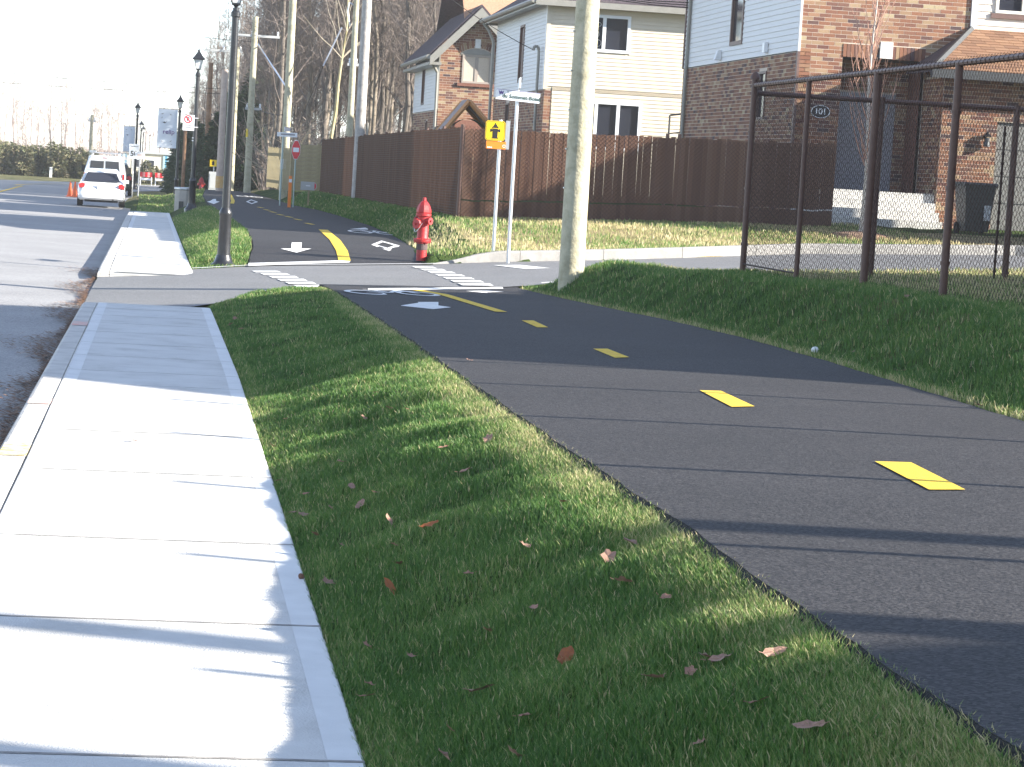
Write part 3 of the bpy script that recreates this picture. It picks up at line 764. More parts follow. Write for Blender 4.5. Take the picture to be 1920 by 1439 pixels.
def bricks(parent, T, front, u0, u1, v0, v1, op=(), vis=None, budget=0, mask=None):
    panel(T, u0, u1, v0, v1, op).build('wall', MORTAR, parent)
    one = tb(MB(), (lambda u,v,w: (u,-w,v)) if front else (lambda u,v,w: (-w,u,v)), 0, BL, 0, BH, -.03, .0025).mesh('brick', BRICK1)
    V = []; rn = []; r = 0; v = v0+.005
    while v+BH < v1+.02:
        vv1 = min(v+BH, v1-.002); hs = [(o[0]-.002, o[1]+.002) for o in op if o[2] < v+BH and o[3] > v]
        off = -(BL+BJ)*(.5 if r % 2 else 0.)+(R.uniform(-.01,.01))
        k = 0
        u = u0+off
        while u < u1:
            for s, e in intervals(max(u, u0+.002), min(u+BL, u1-.002), hs):
                if e-s < .03: continue
                if mask and not mask((s+e)/2, v+BH/2): continue
                if budget > 0 and e-s > BL-.002 and vv1-v > BH-.002 and (vis is None or vis((s+e)/2, v)):
                    budget -= 1; o = link('brick', one, parent); o.location = T(s, v, R.uniform(-.001,.001))
                else:
                    q = .0025+R.uniform(-.001,.001); V += [T(a,b,c) for c in (-.02,q) for b in (v,vv1) for a in (s,e)]; rn += [R.random()]*8
            u += BL+BJ
        v += BH+BJ; r += 1
    if V:
        n = len(V)//8; i = np.arange(n)[:,None]*8
        Q = np.concatenate([i+np.array([f]) for f in ((0,1,3,2),(4,6,7,5),(0,4,5,1),(2,3,7,6),(0,2,6,4),(1,5,7,3))])
        me = npmesh('brickwork', np.array(V), Q, BRICKN, {'rnd': rn}); me.validate()
        tag(link('brickwork', me, parent), kind='stuff')
def siding(parent, T, front, u0, u1, v0, v1, pitch, m, op=(), mask=None):
    panel(T, u0, u1, v0, v1, op, w1=-.005).build('wall', m, parent)
    poly = [(-.004, 0), (.020, 0), (.020, .012), (.003, pitch+.006), (-.004, pitch+.006)]
    mb = MB()
    if front: mb.prism([(-p[0], p[1]) for p in poly], 'x', 0, 1)
    else: mb.prism([(-p[0], p[1]) for p in poly], 'y', 0, 1)
    me = mb.mesh('siding_board', m)
    v = v0
    while v < v1-.01:
        hs = [(o[0], o[1]) for o in op if o[2] < v+pitch*.6 and o[3] > v+pitch*.3]
        a, b = (u0, u1) if not mask else mask(v+pitch/2)
        for s, e in intervals(a, b, hs):
            o = link('siding_board', me, parent); o.location = T(s, v, 0)
            o.scale = (e-s, 1, 1) if front else (1, e-s, 1)
        v += pitch
def window(parent, T, u0, u1, v0, v1, n=2, fm=VINYLW, gm=GLASSD, fr=.06, mull=.05, w=.05, slats=False):
    mb = MB()
    tb(mb, T, u0, u1, v0, v0+fr, -.1, w); tb(mb, T, u0, u1, v1-fr, v1, -.1, w); tb(mb, T, u0, u0+fr, v0+fr, v1-fr, -.1, w); tb(mb, T, u1-fr, u1, v0+fr, v1-fr, -.1, w)
    iw = (u1-u0-2*fr-(n-1)*mull)/n
    for k in range(1, n): a = u0+fr+k*iw+(k-1)*mull; tb(mb, T, a, a+mull, v0+fr, v1-fr, -.1, w-.01)
    o = mb.build('window', fm, parent)
    for k in range(n):
        a = u0+fr+k*(iw+mull); p = MB(); tb(p, T, a, a+iw, v0+fr, v1-fr, -.09, -.03); p.build('pane', gm, o)
        if slats:
            s = MB(); z = v0+fr+.03
            while z < v1-fr: tb(s, T, a, a+iw, z, z+.012, -.028, -.024); z += .07
            tag(s.build('blind_slats', VINYLW, o), kind='stuff')
    return o
def slab4(P, th, up=(0,0,-1)):
    """a thick sheet over polygon P (3-D points)"""
    n = len(P); q = [(p[0]+up[0]*th, p[1]+up[1]*th, p[2]+up[2]*th) for p in P]
    return MB().add(list(P)+q, [tuple(range(n)), tuple(range(2*n-1, n-1, -1))]+[(k, n+k, n+(k+1)%n, (k+1)%n) for k in range(n)])
def text(name, s, size, m, parent, loc, rot, th=.002, bold=0.):
    c = bpy.data.curves.new(name, 'FONT'); c.body = s; c.size = size; c.extrude = th; c.align_x = 'CENTER'; c.align_y = 'CENTER'; c.offset = bold; c.resolution_u = 3
    o = bpy.data.objects.new(name, c); COL.objects.link(o); bpy.context.view_layer.update()
    me = bpy.data.meshes.new_from_object(o); bpy.data.objects.remove(o); bpy.data.curves.remove(c)
    me.materials.clear(); me.materials.append(m)
    t = link(name, me, parent, loc); t.rotation_euler = rot; return t
def hip_roof(parent, x0, x1, y0, y1, z, rise, m, axis='y', g0=0., g1=0., fascia=GREYG, ov=.45):
    """roof over a box given in house-local metres; ridge along axis; g0/g1 = hip inset at each end (0: gable)"""
    X0, X1, Y0, Y1 = x0-ov, x1+ov, y0-ov, y1+ov
    if axis == 'y':
        xm = (X0+X1)/2; a = (xm, Y0+g0, z+rise); b = (xm, Y1-g1, z+rise)
        c = [(X0,Y0,z),(X1,Y0,z),(X1,Y1,z),(X0,Y1,z)]; faces = [[c[0], a, b, c[3]], [c[1], c[2], b, a], [c[0], c[1], a], [c[2], c[3], b]]
    else:
        ym = (Y0+Y1)/2; a = (X0+g0, ym, z+rise); b = (X1-g1, ym, z+rise)
        c = [(X0,Y0,z),(X1,Y0,z),(X1,Y1,z),(X0,Y1,z)]; faces = [[c[0], c[1], b, a], [c[2], c[3], a, b], [c[0], a, c[3]], [c[1], c[2], b]]
    mb = MB()
    for f in faces:
        s = slab4(f, .06); mb.add(s.v, s.f)
    o = mb.build('roof', m, parent)
    f = MB(); f.box(X0-.02, X1+.02, Y0-.02, Y0+.06, z-.2, z-.02); f.box(X0-.02, X1+.02, Y1-.06, Y1+.02, z-.2, z-.02); f.box(X0-.02, X0+.06, Y0+.06, Y1-.06, z-.2, z-.02); f.box(X1-.06, X1+.02, Y0+.06, Y1-.06, z-.2, z-.02)
    f.build('fascia', fascia, o)
    MB().box(X0+.06, X1-.06, Y0+.06, Y1-.06, z-.13, z-.09).build('soffit', fascia, o)
    g = MB(); 
    for (xa, ya, xb, yb) in ((X0-.08,Y0,X0-.08,Y1),):
        g.tube((xa,ya,z-.08), (xb,yb,z-.08), .075, None, 8)
    g.build('gutter', fascia, o)
    return o

# ------------------------------------------------------------------ house 3: brick and white siding, number 101
def house_101():
    O = (14.1, 57., .6)
    h = root('brick_house', O, 'brick house with white siding side wall and house number 101', 'house')
    Tf = lambda Y: (lambda u,v,w: (u-O[0], Y-w-O[1], v-O[2]))
    Ts = lambda X: (lambda u,v,w: (X-w-O[0], u-O[1], v-O[2]))
    front = Tf(57.); side = Ts(14.1)
    op = [(15.1, 17.03, 1.0, 4.94), (15.95, 16.26, 4.7, 5.04)]
    bricks(h, front, True, 14.1, 18.02, .6, 7.1, op, vis=lambda u, v: v > 3.75 and v < 6.4, budget=300)
    # soldier course over the entry, with its keystone
    one = tb(MB(), lambda u,v,w: (u,-w,v), 0, .078, 0, .29, -.1, .016).mesh('soldier_brick', BRICK1)
    u = 15.1
    while u < 17.0:
        if not (15.93 < u+.04 < 16.28): o = link('soldier_brick', one, h); o.location = front(u, 4.645, R.uniform(0,.004))
        u += .088
    tb(MB(), front, 15.96, 16.25, 4.66, 5.03, -.1, .04).build('keystone', CONC_EDGE, h)
    tb(MB(), front, 15.1, 17.03, 4.90, 4.94, -.2, -.02).build('lintel', MORTAR, h)
    # entry recess and grey double door
    back = Tf(58.2)
    bricks(h, back, True, 15.1, 17.03, 1.0, 4.64, [(15.2, 16.75, 1.66, 3.9)])
    for X, s in ((15.1, 1), (17.03, -1)):
        bx = MB().box(min(X, X-s*.2)-O[0], max(X, X-s*.2)-O[0], 57.03-O[1], 58.2-O[1], 1.0-O[2], 4.64-O[2]); bx.build('reveal', BRICK_FLAT, h)
    MB().box(15.0-O[0], 17.1-O[0], 57.03-O[1], 58.4-O[1], 4.645-O[2], 4.75-O[2]).build('porch_ceiling', DARKS, h)
    d = tb(MB(), back, 15.2, 16.75, 1.66, 3.9, -.12, .02).build('door', DOORG, h)
    for a in (15.28, 15.98):
        for z0, z1 in ((1.8,2.55),(2.68,3.75)):
            tb(MB(), back, a, a+.6, z0, z1, -.02, .035).build('door_panel', DOORG, d)
    MB().tube(back(15.9, 2.62, .02), back(15.9, 2.62, .09), .03, .03, 8).build('door_handle', GALV, d)
    # side wall
    bw = (60.1, 60.9, 3.2, 4.35)
    bricks(h, side, False, 57., 70.2, .6, 4.70, [bw])
    window(h, side, *bw, 1, TRIMB, GLASSD, w=.03)
    sw = (62.95, 64.35, 5.1, 6.85)
    siding(h, side, False, 57.12, 70.1, 4.72, 7.1, .131, SIDW, [sw])
    window(h, side, *sw, 1, TRIMB, GLASSD, fr=.1, w=.04)
    MB().box(-.05, 0., -.02, .10, 4.70-O[2], 7.1-O[2]).build('corner_trim', SIDW, h)
    MB().box(-.055, .0, -.03, .09, .0, 4.70-O[2]-.005).build('corner_trim', TRIMB, h)
    MB().box(-.05, 0, 13.1, 13.2, 4.7-O[2], 7.1-O[2]).build('corner_trim', TRIMB, h)
    MB().tube((-.07,12.5,.1), (-.07,12.5,6.5), .05, None, 8).build('downspout', GREYG, h)
    for Y in (65.4, 60.2):
        v = MB().prism([(0,0),(.16 if Y > 61 else .09,0.),(.09,.24),(0,.26)], 'y', -.11, .11); v.v = [(-x-.02, y, z) for x, y, z in v.v]
        v.build('vent_hood', VINYLW, h, loc=side(Y, 4.78, 0))
    # house number plate
    pl = MB(); pts = [(.23*math.cos(t)*(1 if abs(math.cos(t))<.8 else .95), .15*math.sin(t)) for t in np.linspace(0, 2*math.pi, 25)[:-1]]
    pl.prism(pts, 'y', -.03, 0); pp = pl.build('number_plate', SIGNK, h, loc=front(14.66, 3.37, .02))
    ring = MB(); G = []
    for t in np.linspace(0, 2*math.pi, 33): G.append([(r*.235*math.cos(t), -.034, r*.155*math.sin(t)) for r in (.86, .95)])
    ring.grid(G).build('plate_rim', SIGNW, pp)
    text('number', '101', .19, SIGNW, pp, (0,-.036,0), (rad(90),0,0), .002, .004)
    # concrete steps
    st = MB().box(.3, 2.95, -1.4, 1.2, .0, 1.65-O[2]).build('porch_slab', CONC, h)
    for k in range(3):
        z = 1.65-.2*(k+1)-O[2]; MB().box(.3+.0*k, 2.9, -1.4-.3*(k+1), -1.4-.3*k-.003, -.05, z).build('step', CONC, h)
    MB().box(.02, .29, -2.1, 1.0, -.05, 1.2-O[2]).build('step_cheek', CONC, h)
    # right-hand wing with garage
    wing = Tf(55.5); gd = (18.35, 20.9, .6, 3.35)
    bricks(h, wing, True, 17.06, 22., .6, 4.3, [gd])
    bricks(h, Ts(17.06), False, 55.52, 56.98, .6, 4.3)
    g = tb(MB(), wing, 18.35, 20.9, .6, 3.35, -.2, -.08).build('garage_door', mat('garage_door_paint', (.16,.165,.16), (.19,.19,.185), 4, .5), h)
    for k in range(4): tb(MB(), wing, 18.38, 20.87, .95+.6*k, 1.50+.6*k, -.1, -.06).build('door_panel', MATS['garage_door_paint'], g)
    lt = MB().box(-.07,.07,-.14,0,0,.05); lt.tube((0,-.09,-.02), (0,-.09,-.22), .06, .08, 6); lt.tube((0,-.09,.05),(0,-.09,.12),.07,.01,6); lt.build('wall_lantern', BLACKM, h, loc=wing(18.1, 3.0, .02))
    # shingled lower roof
    yb, zb, yt, zt = 55.05, 4.42, 57.0, 5.46
    L = math.hypot(yt-yb, zt-zb); dy, dz = (yt-yb)/L, (zt-zb)/L
    def xl(s): return 16.65+(18.05-16.65)*s/L
    deck = slab4([(16.65-O[0],yb-O[1],zb-O[2]),(22.3-O[0],yb-O[1],zb-O[2]),(22.3-O[0],yt-O[1],zt-O[2]),(18.05-O[0],yt-O[1],zt-O[2])], .1)
    rf = deck.build('roof', SHDARK, h)
    s = 0.; row = 0
    while s < L-.02:
        x = xl(s)+(-.165 if row % 2 else 0)
        while x < 21.2:
            a = max(x, xl(s+.07)); e = x+.326
            if e-a > .05:
                mb = MB(); t0 = .018; 
                def pt(xx, ss, n): return (xx-O[0], yb+dy*ss-dz*n-O[1], zb+dz*ss+dy*n-O[2])
                e2 = min(s+.15, L); mb.add([pt(a,s,.002),pt(e,s,.002),pt(e,e2,.002),pt(a,e2,.002),pt(a,s,t0),pt(e,s,t0),pt(e,e2,.006),pt(a,e2,.006)], [(0,1,2,3),(4,5,6,7),(0,1,5,4),(1,2,6,5),(2,3,7,6),(3,0,4,7)])
                mb.build('shingle', SHBR, rf)
            x += .333
        s += .142; row += 1
    hipf = slab4([(16.6-O[0],yb-O[1],zb-O[2]),(18.05-O[0],yt-O[1],zt-O[2]),(16.6-O[0],yt-O[1],zb-O[2])], .08); hipf.build('hip', SHDARK, rf)
    pA = np.array((16.63-O[0],yb-.02-O[1],zb-O[2]+.0)); pB = np.array((18.05-O[0],yt-.05-O[1],zt-O[2]+.0))
    MB().tube(pA, pB, .075, .075, 5).build('hip_cap', DARKS, rf)
    MB().box(16.6-O[0], 22.3-O[0], yb-.12-O[1], yb+.02-O[1], zb-.2-O[2], zb-.01-O[2]).build('gutter', DARKS, rf)
    MB().box(16.75-O[0], 22.2-O[0], yb+.03-O[1], 55.5-O[1], zb-.18-O[2], zb-.13-O[2]).build('soffit', DARKS, rf)
    # cream siding above it
    up = Tf(57.02); uw = (18.6, 19.9, 5.86, 7.0)
    siding(h, up, True, 18.14, 22., 5.4, 7.1, .16, mat('cream_siding', (.6,.55,.48), (.65,.6,.53), 3, .5), [uw])
    window(h, up, *uw, 2, mat('cream_frame', (.68,.66,.6), None, rough=.5), GLASSD, fr=.07, w=.05)
    tb(MB(), up, 18.5, 20.0, 5.74, 5.85, 0.01, .06).build('window_sill', TRIMB, h)
    tb(MB(), front, 18.03, 18.13, 5.40, 7.1, -.05, .05).build('corner_trim', VINYLW, h)
    hip_roof(h, 0, 7.9, 0., 13.2, 7.25-O[2], 3.2, SHDARK, 'y', 4., 4.)
    MB().box(.3, 7.7, 1.8, 13., .0, 6.4).build('core', MORTAR, h); MB().box(3.2, 7.7, .1, 1.79, .0, 6.4).build('core', MORTAR, h)
    return h
BRICK_FLAT = mat('plain_brickwork', (.17,.07,.05), (.24,.11,.075), 14, .9, .4, 60)  # one plain brick tone where no separate bricks are laid
house_101()

# ------------------------------------------------------------------ house 2: beige siding
def house_beige():
    O = (11.2, 76.8, .8)
    h = root('beige_house', O, 'two storey house with beige siding and white framed windows', 'house')
    Tf = lambda Y: (lambda u,v,w: (u-O[0], Y-w-O[1], v-O[2])); Ts = lambda X: (lambda u,v,w: (X-w-O[0], u-O[1], v-O[2]))
    f = Tf(76.8); s = Ts(11.2)
    w1 = (12.12, 13.72, 5.33, 6.45); w2 = (12.1, 14.21, 2.4, 3.87)
    bricks(h, f, True, 11.2, 11.42, .8, 4.12)
    siding(h, f, True, 11.3, 17., .8, 4.12, .118, SIDB, [w1, w2, (11.2, 11.44, .8, 4.14)])
    siding(h, f, True, 11.28, 17., .8+.118*28, 6.72, .118, SIDB, [w1, w2, (11.2, 11.44, .8, 4.14)])
    o1 = window(h, f, *w1, 2, VINYLW, GLASSD, fr=.09, mull=.1, slats=False)
    window(h, f, *w2, 3, VINYLW, GLASSD, fr=.09, mull=.1)
    MB().tube(f(12.75,5.95,-.02), f(12.75,5.95,-.02)+np.array([0,0,.001]), .1).build('hanging_ornament', GALV, o1) if False else None
    orn = MB()
    for cx_, cz_, r_ in ((12.62,6.08,.12),(12.62,5.86,.15),(12.5,6.18,.06),(12.76,6.16,.06),(12.5,5.6,.1),(12.75,5.6,.1)):
        pts = [f(cx_+r_*math.cos(t), cz_+r_*math.sin(t), -.015) for t in np.linspace(0, 2*math.pi, 13)]
        for a, b in zip(pts[:-1], pts[1:]): orn.tube(a, b, .008, None, 4)
    orn.build('bear_shaped_light', GALV, o1)
    MB().box(-.04, .08, -.04, .0, 4.12-O[2], 6.72-O[2]).build('corner_trim', SIDB, h)
    b2 = (84.6, 85.4, 1.2, 3.85); sw = (81.7, 82.7, 4.45, 6.28)
    bricks(h, s, False, 76.82, 88.8, .8, 4.1, [b2]); window(h, s, *b2, 1, TRIMB, GLASSD, w=.03)
    siding(h, s, False, 76.95, 88.8, 4.12, 6.72, .115, SIDW, [sw]); window(h, s, *sw, 1, TRIMB, TRIMB, w=.04)
    MB().box(-.05, 0, 0, .12, 4.12-O[2], 6.7-O[2]).build('corner_trim', VINYLW, h)
    c = MB(); c.tube((-.1,.9,1.2), (-.1,.9,4.5), .045); c.path([(-.1,.9,4.5),(-.14,.9,4.62),(-.24,.9,4.62),(-.28,.9,4.5)], [.05]*4); c.build('service_mast', GREYG, h)
    d = MB(); d.path([(-.12,12.0,.2),(-.12,12.0,5.2),(-.3,12.05,5.6),(-.5,12.1,5.85)], [.055]*4, 8); d.build('downspout', GREYG, h)
    hip_roof(h, 0, 9., 0, 12., 6.8-O[2], 3.4, SHDARK, 'y', 4.2, 4.2)
    MB().box(.3, 8.8, .3, 11.7, 0, 5.8).build('core', MORTAR, h)
    # porch rail at the far right of the wall
    r = MB(); r.tube((3.72,-.9,.4), (3.72,-.9,2.75), .03); r.tube((3.72,-.9,2.75), (4.3,-.9,2.85), .03); r.tube((3.72,-.9,2.2), (4.3,-.9,2.3), .02)
    r.build('stair_railing', BLACKM, h)
    return h
house_beige()

# ------------------------------------------------------------------ house 1: gabled brick front
def house_gable():
    O = (9.7, 93., .7)
    h = root('gabled_brick_house', O, 'brick house with steep gable front and small blinded window', 'house')
    Tf = lambda Y: (lambda u,v,w: (u-O[0], Y-w-O[1], v-O[2])); Ts = lambda X: (lambda u,v,w: (X-w-O[0], u-O[1], v-O[2]))
    f = Tf(93.); s = Ts(9.7)
    ax, az, sl_ = 11.05, 7.42, 1.04
    win = (10.5, 11.55, 4.70, 5.72)
    m = lambda u, v: v < az-abs(u-ax)*sl_-.05
    bricks(h, f, True, 9.7, 12.4, .7, 7.3, [win, (10.42, 11.63, 5.72, 5.98)], mask=m)
    # the mortar sheet above the eaves is cut to the gable
    for o in list(h.children):
        if o.name.startswith('wall'):
            bpy.data.objects.remove(o)
    MB().prism([(9.7-O[0], 0), (12.4-O[0], 0), (12.4-O[0], az-(12.4-ax)*sl_-O[2]), (ax-O[0], az-O[2]), (9.7-O[0], az-(ax-9.7)*sl_-O[2])], 'y', .0, .3).build('wall', MORTAR, h)
    w = window(h, f, *win, 2, mat('taupe_frame', (.36,.31,.27), None, rough=.5), BLIND, fr=.07, mull=.12, w=.03, slats=True)
    arc = MB(); pts = [(10.42,5.73),(11.63,5.73),(11.5,5.84),(11.25,5.93),(11.02,5.96),(10.8,5.93),(10.55,5.84)]
    arc.prism([(p[0]-O[0], p[1]-O[2]) for p in pts], 'y', -.03, .06); arc.build('arch_panel', GREYG, h)
    one = tb(MB(), lambda u,v,w: (u,-w,v), -.038, .038, 0, .26, -.05, .02).mesh('soldier_brick', BRICK1)
    for k in range(15):
        a = (k-7)/7; x = 11.03+a*.6
        if abs(x-11.03) < .1: continue
        o = link('soldier_brick', one, h); o.location = f(x, 5.99-.2*a*a, 0); o.rotation_euler = (0, a*.28, 0)
    tb(MB(), f, 10.93, 11.13, 5.97, 6.3, -.05, .045).build('keystone', CONC_EDGE, h)
    tb(MB(), f, 10.35, 11.7, 4.58, 4.69, -.05, .07).build('window_sill', BRICK_FLAT, h)
    tb(MB(), f, 10.3, 12.3, 2.9, 3.35, 0., .5).build('door_canopy', BRICK_FLAT, h)
    sw = (98.2, 99.1, 3.95, 5.45)
    bricks(h, s, False, 93.02, 102.4, .7, 3.66, [(96.5, 96.9, 1.5, 3.3)]); window(h, s, 96.5, 96.9, 1.5, 3.3, 1, TRIMB, TRIMB)
    siding(h, s, False, 93.1, 102.4, 3.68, 5.85, .115, SIDW, [sw]); window(h, s, *sw, 1, TRIMB, TRIMB, w=.04)
    MB().box(-.05, 0, -.02, .1, 3.0, 5.2).build('corner_trim', GREYG, h)
    # gable roof
    def roofside(sg):
        xe = ax+sg*1.78; ze = az+.12-1.78*sl_
        P = [(ax-O[0], 92.55-O[1], az+.12-O[2]), (xe-O[0], 92.55-O[1], ze-O[2]), (xe-O[0], 103.-O[1], ze-O[2]), (ax-O[0], 103.-O[1], az+.12-O[2])]
        return slab4(P, .1)
    r = roofside(-1); q = roofside(1); r.add(q.v, q.f); rf = r.build('roof', SHDARK, h)
    rk = MB()
    for sg in (-1, 1):
        a = (ax-O[0], az+.0-O[2]); b = (ax+sg*1.78-O[0], az-1.78*sl_-O[2])
        rk.prism([a, b, (b[0], b[1]-.34), (a[0], a[1]-.36)] if sg < 0 else [a, (a[0], a[1]-.36), (b[0], b[1]-.34), b], 'y', -.5, -.42)
    rk.build('bargeboard', GREYG, rf)
    g = MB(); ze = az-1.78*sl_-O[2]; xe = ax-1.78-O[0]
    g.tube((xe-.05,-.45,ze-.02), (xe-.05,10.,ze-.02), .09, None, 8); g.box(xe-.02, .0, -.44, 10., ze-.3, ze-.2); g.build('gutter', GREYG, rf)
    d = MB(); d.path([(xe-.02,-.3,ze-.1),(xe+.15,-.25,ze-.3),(-.1,-.06,ze-.55),(-.08,-.06,.2)], [.05]*4, 8); d.build('downspout', GREYG, h)
    # main block behind with its sunlit roof slope
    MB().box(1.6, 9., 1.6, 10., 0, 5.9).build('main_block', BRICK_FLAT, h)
    P = [(.9,.9,6.35),(9.4,.9,6.35),(9.4,6.,10.6),(.9,6.,10.6)]
    slab4(P, .12).build('main_roof', mat('tan_shingle', (.36,.2,.12), (.42,.25,.16), 10, .9, .5, 40), h)
    P = [(.9,6.,10.6),(9.4,6.,10.6),(9.4,11.,6.3),(.9,11.,6.3)]; slab4(P, .12).build('main_roof', SHDARK, h)
    return h
hg = house_gable(); hg.location = (10.02, 96., .65); hg.scale = (1.032,)*3

# ------------------------------------------------------------------ houses beyond the right edge whose shade falls on the path
def plain_house(name, O, W, D, eave, rise, label, g0, g1, wallm):
    h = root(name, O, label, 'house')
    Tf = lambda u,v,w: (u, -w, v); Ts = lambda u,v,w: (-w, u, v)
    ops = [(D*.2, D*.2+1.2, 1.1, 2.3), (D*.65, D*.65+1.2, 1.1, 2.3)]
    panel(Ts, 0, D, 0, eave, ops).build('wall', wallm, h)
    for o in ops: window(h, Ts, *o, 2)
    opf = [(W*.3, W*.3+1.2, 1., 2.3)]
    panel(Tf, .25, W, 0, eave, opf).build('wall', wallm, h); window(h, Tf, *opf[0], 2)
    MB().box(.26, W, D-.25, D, 0, eave).build('wall', wallm, h); MB().box(W-.25, W, .02, D-.26, 0, eave).build('wall', wallm, h)
    hip_roof(h, 0, W, 0, D, eave+.05, rise, SHDARK, 'y', g0, g1, ov=.3)
    if g0 == 0:
        MB().prism([(.1, eave), (W-.1, eave), (W/2, eave+rise*.93)], 'y', .02, .2).build('gable', wallm, h)
    return h
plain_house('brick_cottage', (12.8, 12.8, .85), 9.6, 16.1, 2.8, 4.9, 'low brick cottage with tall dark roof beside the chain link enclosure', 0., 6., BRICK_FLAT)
plain_house('brick_house', (20.3, 45.9, .9), 4.2, 5.6, 5.75, 1.6, 'unseen narrow brick house shaped to throw shade on the brown fence', 2., 2., BRICK_FLAT)  # added out of view, kept narrow to cast the diagonal fence shadow
plain_house('sided_house', (14., -10., .9), 9., 11.3, 4.9, 3., 'white sided house behind the cottage, near the start of the path', 0., 3., SIDW)

# ------------------------------------------------------------------ chain link enclosure
def chain_mesh(T, L, z0f, z1, step=.052, r=.0019):
    mb = MB(); H = 2.1
    k = -H
    def clip(u0, v0, du):
        # line u = u0 + du*(v), v from bottom to top, clipped to 0..L
        a, b = 0., H
        if du > 0: a = max(a, -u0); b = min(b, L-u0)
        else: a = max(a, u0-L); b = min(b, u0)
        return a, b
    for du in (1, -1):
        u = -H if du > 0 else 0.
        end = L if du > 0 else L+H
        while u < end:
            a, b = clip(u, 0, du)
            if b-a > .05:
                ua, ub = u+du*a, u+du*b
                lo = z0f(ua)
                za, zb = z1-H+a, z1-H+b
                if za < lo:
                    t = min(1., (lo-za)/max(1e-6, zb-za)); ua = ua+(ub-ua)*t; za = lo
                if zb-za > .05: mb.tube(T(ua, za, .003*du), T(ub, zb, .003*du), r, r, 3, caps=False)
            u += step*2**.5
    return mb
def enclosure():
    f = root('chain_link_fence', (6.2, 27., .68), 'brown chain link fence with round posts on the bank beside the bike path', 'fence')
    ys = [26.95, 24.6, 22.15, 19.8, 17.6, 15.5, 13.3, 10.9, 8.46, 6.]
    zt = 2.70
    for i, y in enumerate(ys):
        r = (.034, .027, .037, .033)[i] if i < 4 else .032
        g = gz1(6.2, y)
        p = MB().tube((0, y-27, g-.25-.68), (0, y-27, zt-.68-(.0 if i else -.06)), r, None, 12)
        if i == 0: p.lathe([(.055,.0),(.055,.03),(.03,.07),(.008,.085)], (0, y-27, zt+.06-.68), 12)
        p.build('post', BROWNV, f, True)
        if i in (0, 3, 4):
            c = MB()
            for q in (.3, .9, 1.5): c.tube((-.0, y-27, g+q-.68), (0, y-27, g+q+.025-.68), r+.008, None, 10)
            c.build('band', BROWNV, f, True)
    MB().tube((0,-.05,zt-.68), (0,-9.4,zt-.68), .026, None, 10).build('top_rail', BROWNV, f, True); MB().tube((0,-9.4,zt-.68), (0,-20.9,zt-.68), .004, None, 6).build('top_wire', WIREM, f, True)
    # wire ties round the rail read as dark ridges
    tie = MB(); y = -.1
    while y > -9.3: tie.tube((0,y,zt-.68), (0,y-.012,zt-.68), .030, None, 6); y -= .11
    tag(tie.build('wire_ties', WIREM, f), kind='stuff')
    T = lambda u, v, w: (.03+w, -u-.02, v-.68)
    m = chain_mesh(T, 10.5, lambda u: gz1(6.2, 27-u)+.02, zt+.05)
    tag(m.build('wire_mesh', WIREM, f), kind='stuff')
    m2 = MB().tube((0,-.05,gz1(6.2,26.9)+.1-.68), (0,-2.3,gz1(6.2,24.7)+.1-.68), .01, None, 6); m2.build('tension_wire', WIREM, f)
    g = root('chain_link_fence', (6.2, 27.03, .68), 'brown chain link fence closing the far side of the dry grass enclosure', 'fence')
    pts = [(0,0), (1.42,-.05), (2.88,-.2), (3.2,-.22), (5.6,-.3), (8.,-.4)]
    for k, (x, y) in enumerate(pts[1:]):
        gg = gz1(6.2+x, 27+y)
        MB().tube((x, y, gg-.25-.68), (x, y, 2.66-.68), .036, None, 10).build('post', BROWNV, g, True)
    MB().path([(x, y, 2.62-.68) for x, y in pts], [.027]*len(pts), 8).build('top_rail', BROWNV, g, True)
    for k, (x, y) in enumerate(((2.75,-.2),(3.33,-.23))):
        MB().tube((x,y-.03,.1), (x,y-.03,1.75), .014, None, 6).build('gate_latch_rod', WIREM, g)
    T = lambda u, v, w: (u, -.05-u*.05+w+.035, v-.68)
    tag(chain_mesh(T, 8., lambda u: gz1(6.2+u, 27)+.02, 2.62).build('wire_mesh', WIREM, g), kind='stuff')
enclosure()

# ------------------------------------------------------------------ brown privacy fences
def privacy_front():
    x0, x1, Y = 5.9, 13.6, 51.4
    f = root('privacy_fence', (x0, Y, .55), 'brown slatted privacy fence with gate, facing the lawn behind the hydrant', 'fence')
    gzf = lambda x: gz1(x, Y)
    topz = lambda x: 2.40+.02*(x-x0)
    me = {}
    x = x0+.09; i = 0
    while x < x1:
        
        lo = gzf(x)+.05; hi = topz(x)+R.uniform(-.012,.02)
        s = MB().box(-0.0476, 0.0476, -.006, .006, .34, hi-lo); s.box(-0.0476, 0.0476, -.006, .006, 0, .31)
        o = s.build('slat', SLAT, f, loc=(x-x0, R.uniform(-.006,.006), lo-.55)); o.rotation_euler = (R.uniform(-.004,.004), R.uniform(-.006,.006), R.uniform(-.03,.03))
        x += .096; i += 1
    for x in (5.9, 10.09, 10.34, 12.9):
        MB().tube((x-x0,.03,gzf(x)-.3-.55), (x-x0,.03,topz(x)+.08-.55), .038 if x != 5.9 else .045, None, 10).build('post', BROWNV, f, True)
    r = MB(); r.tube((0,.04,topz(x0)-.12-.55), (x1-x0,.04,topz(x1)-.12-.55), .022, None, 8); r.build('rail', BROWNV, f, True)
    r = MB(); r.tube((0,.04,.9-.55), (x1-x0,.04,1.05-.55), .016, None, 8); r.build('rail', BROWNV, f, True)
    T = lambda u, v, w: (u, -.02+w, v-.55)
    tag(chain_mesh(T, x1-x0, lambda u: gzf(x0+u)+.03, 2.48, step=.06, r=.003).build('wire_mesh', WIREM, f), kind='stuff')
privacy_front()
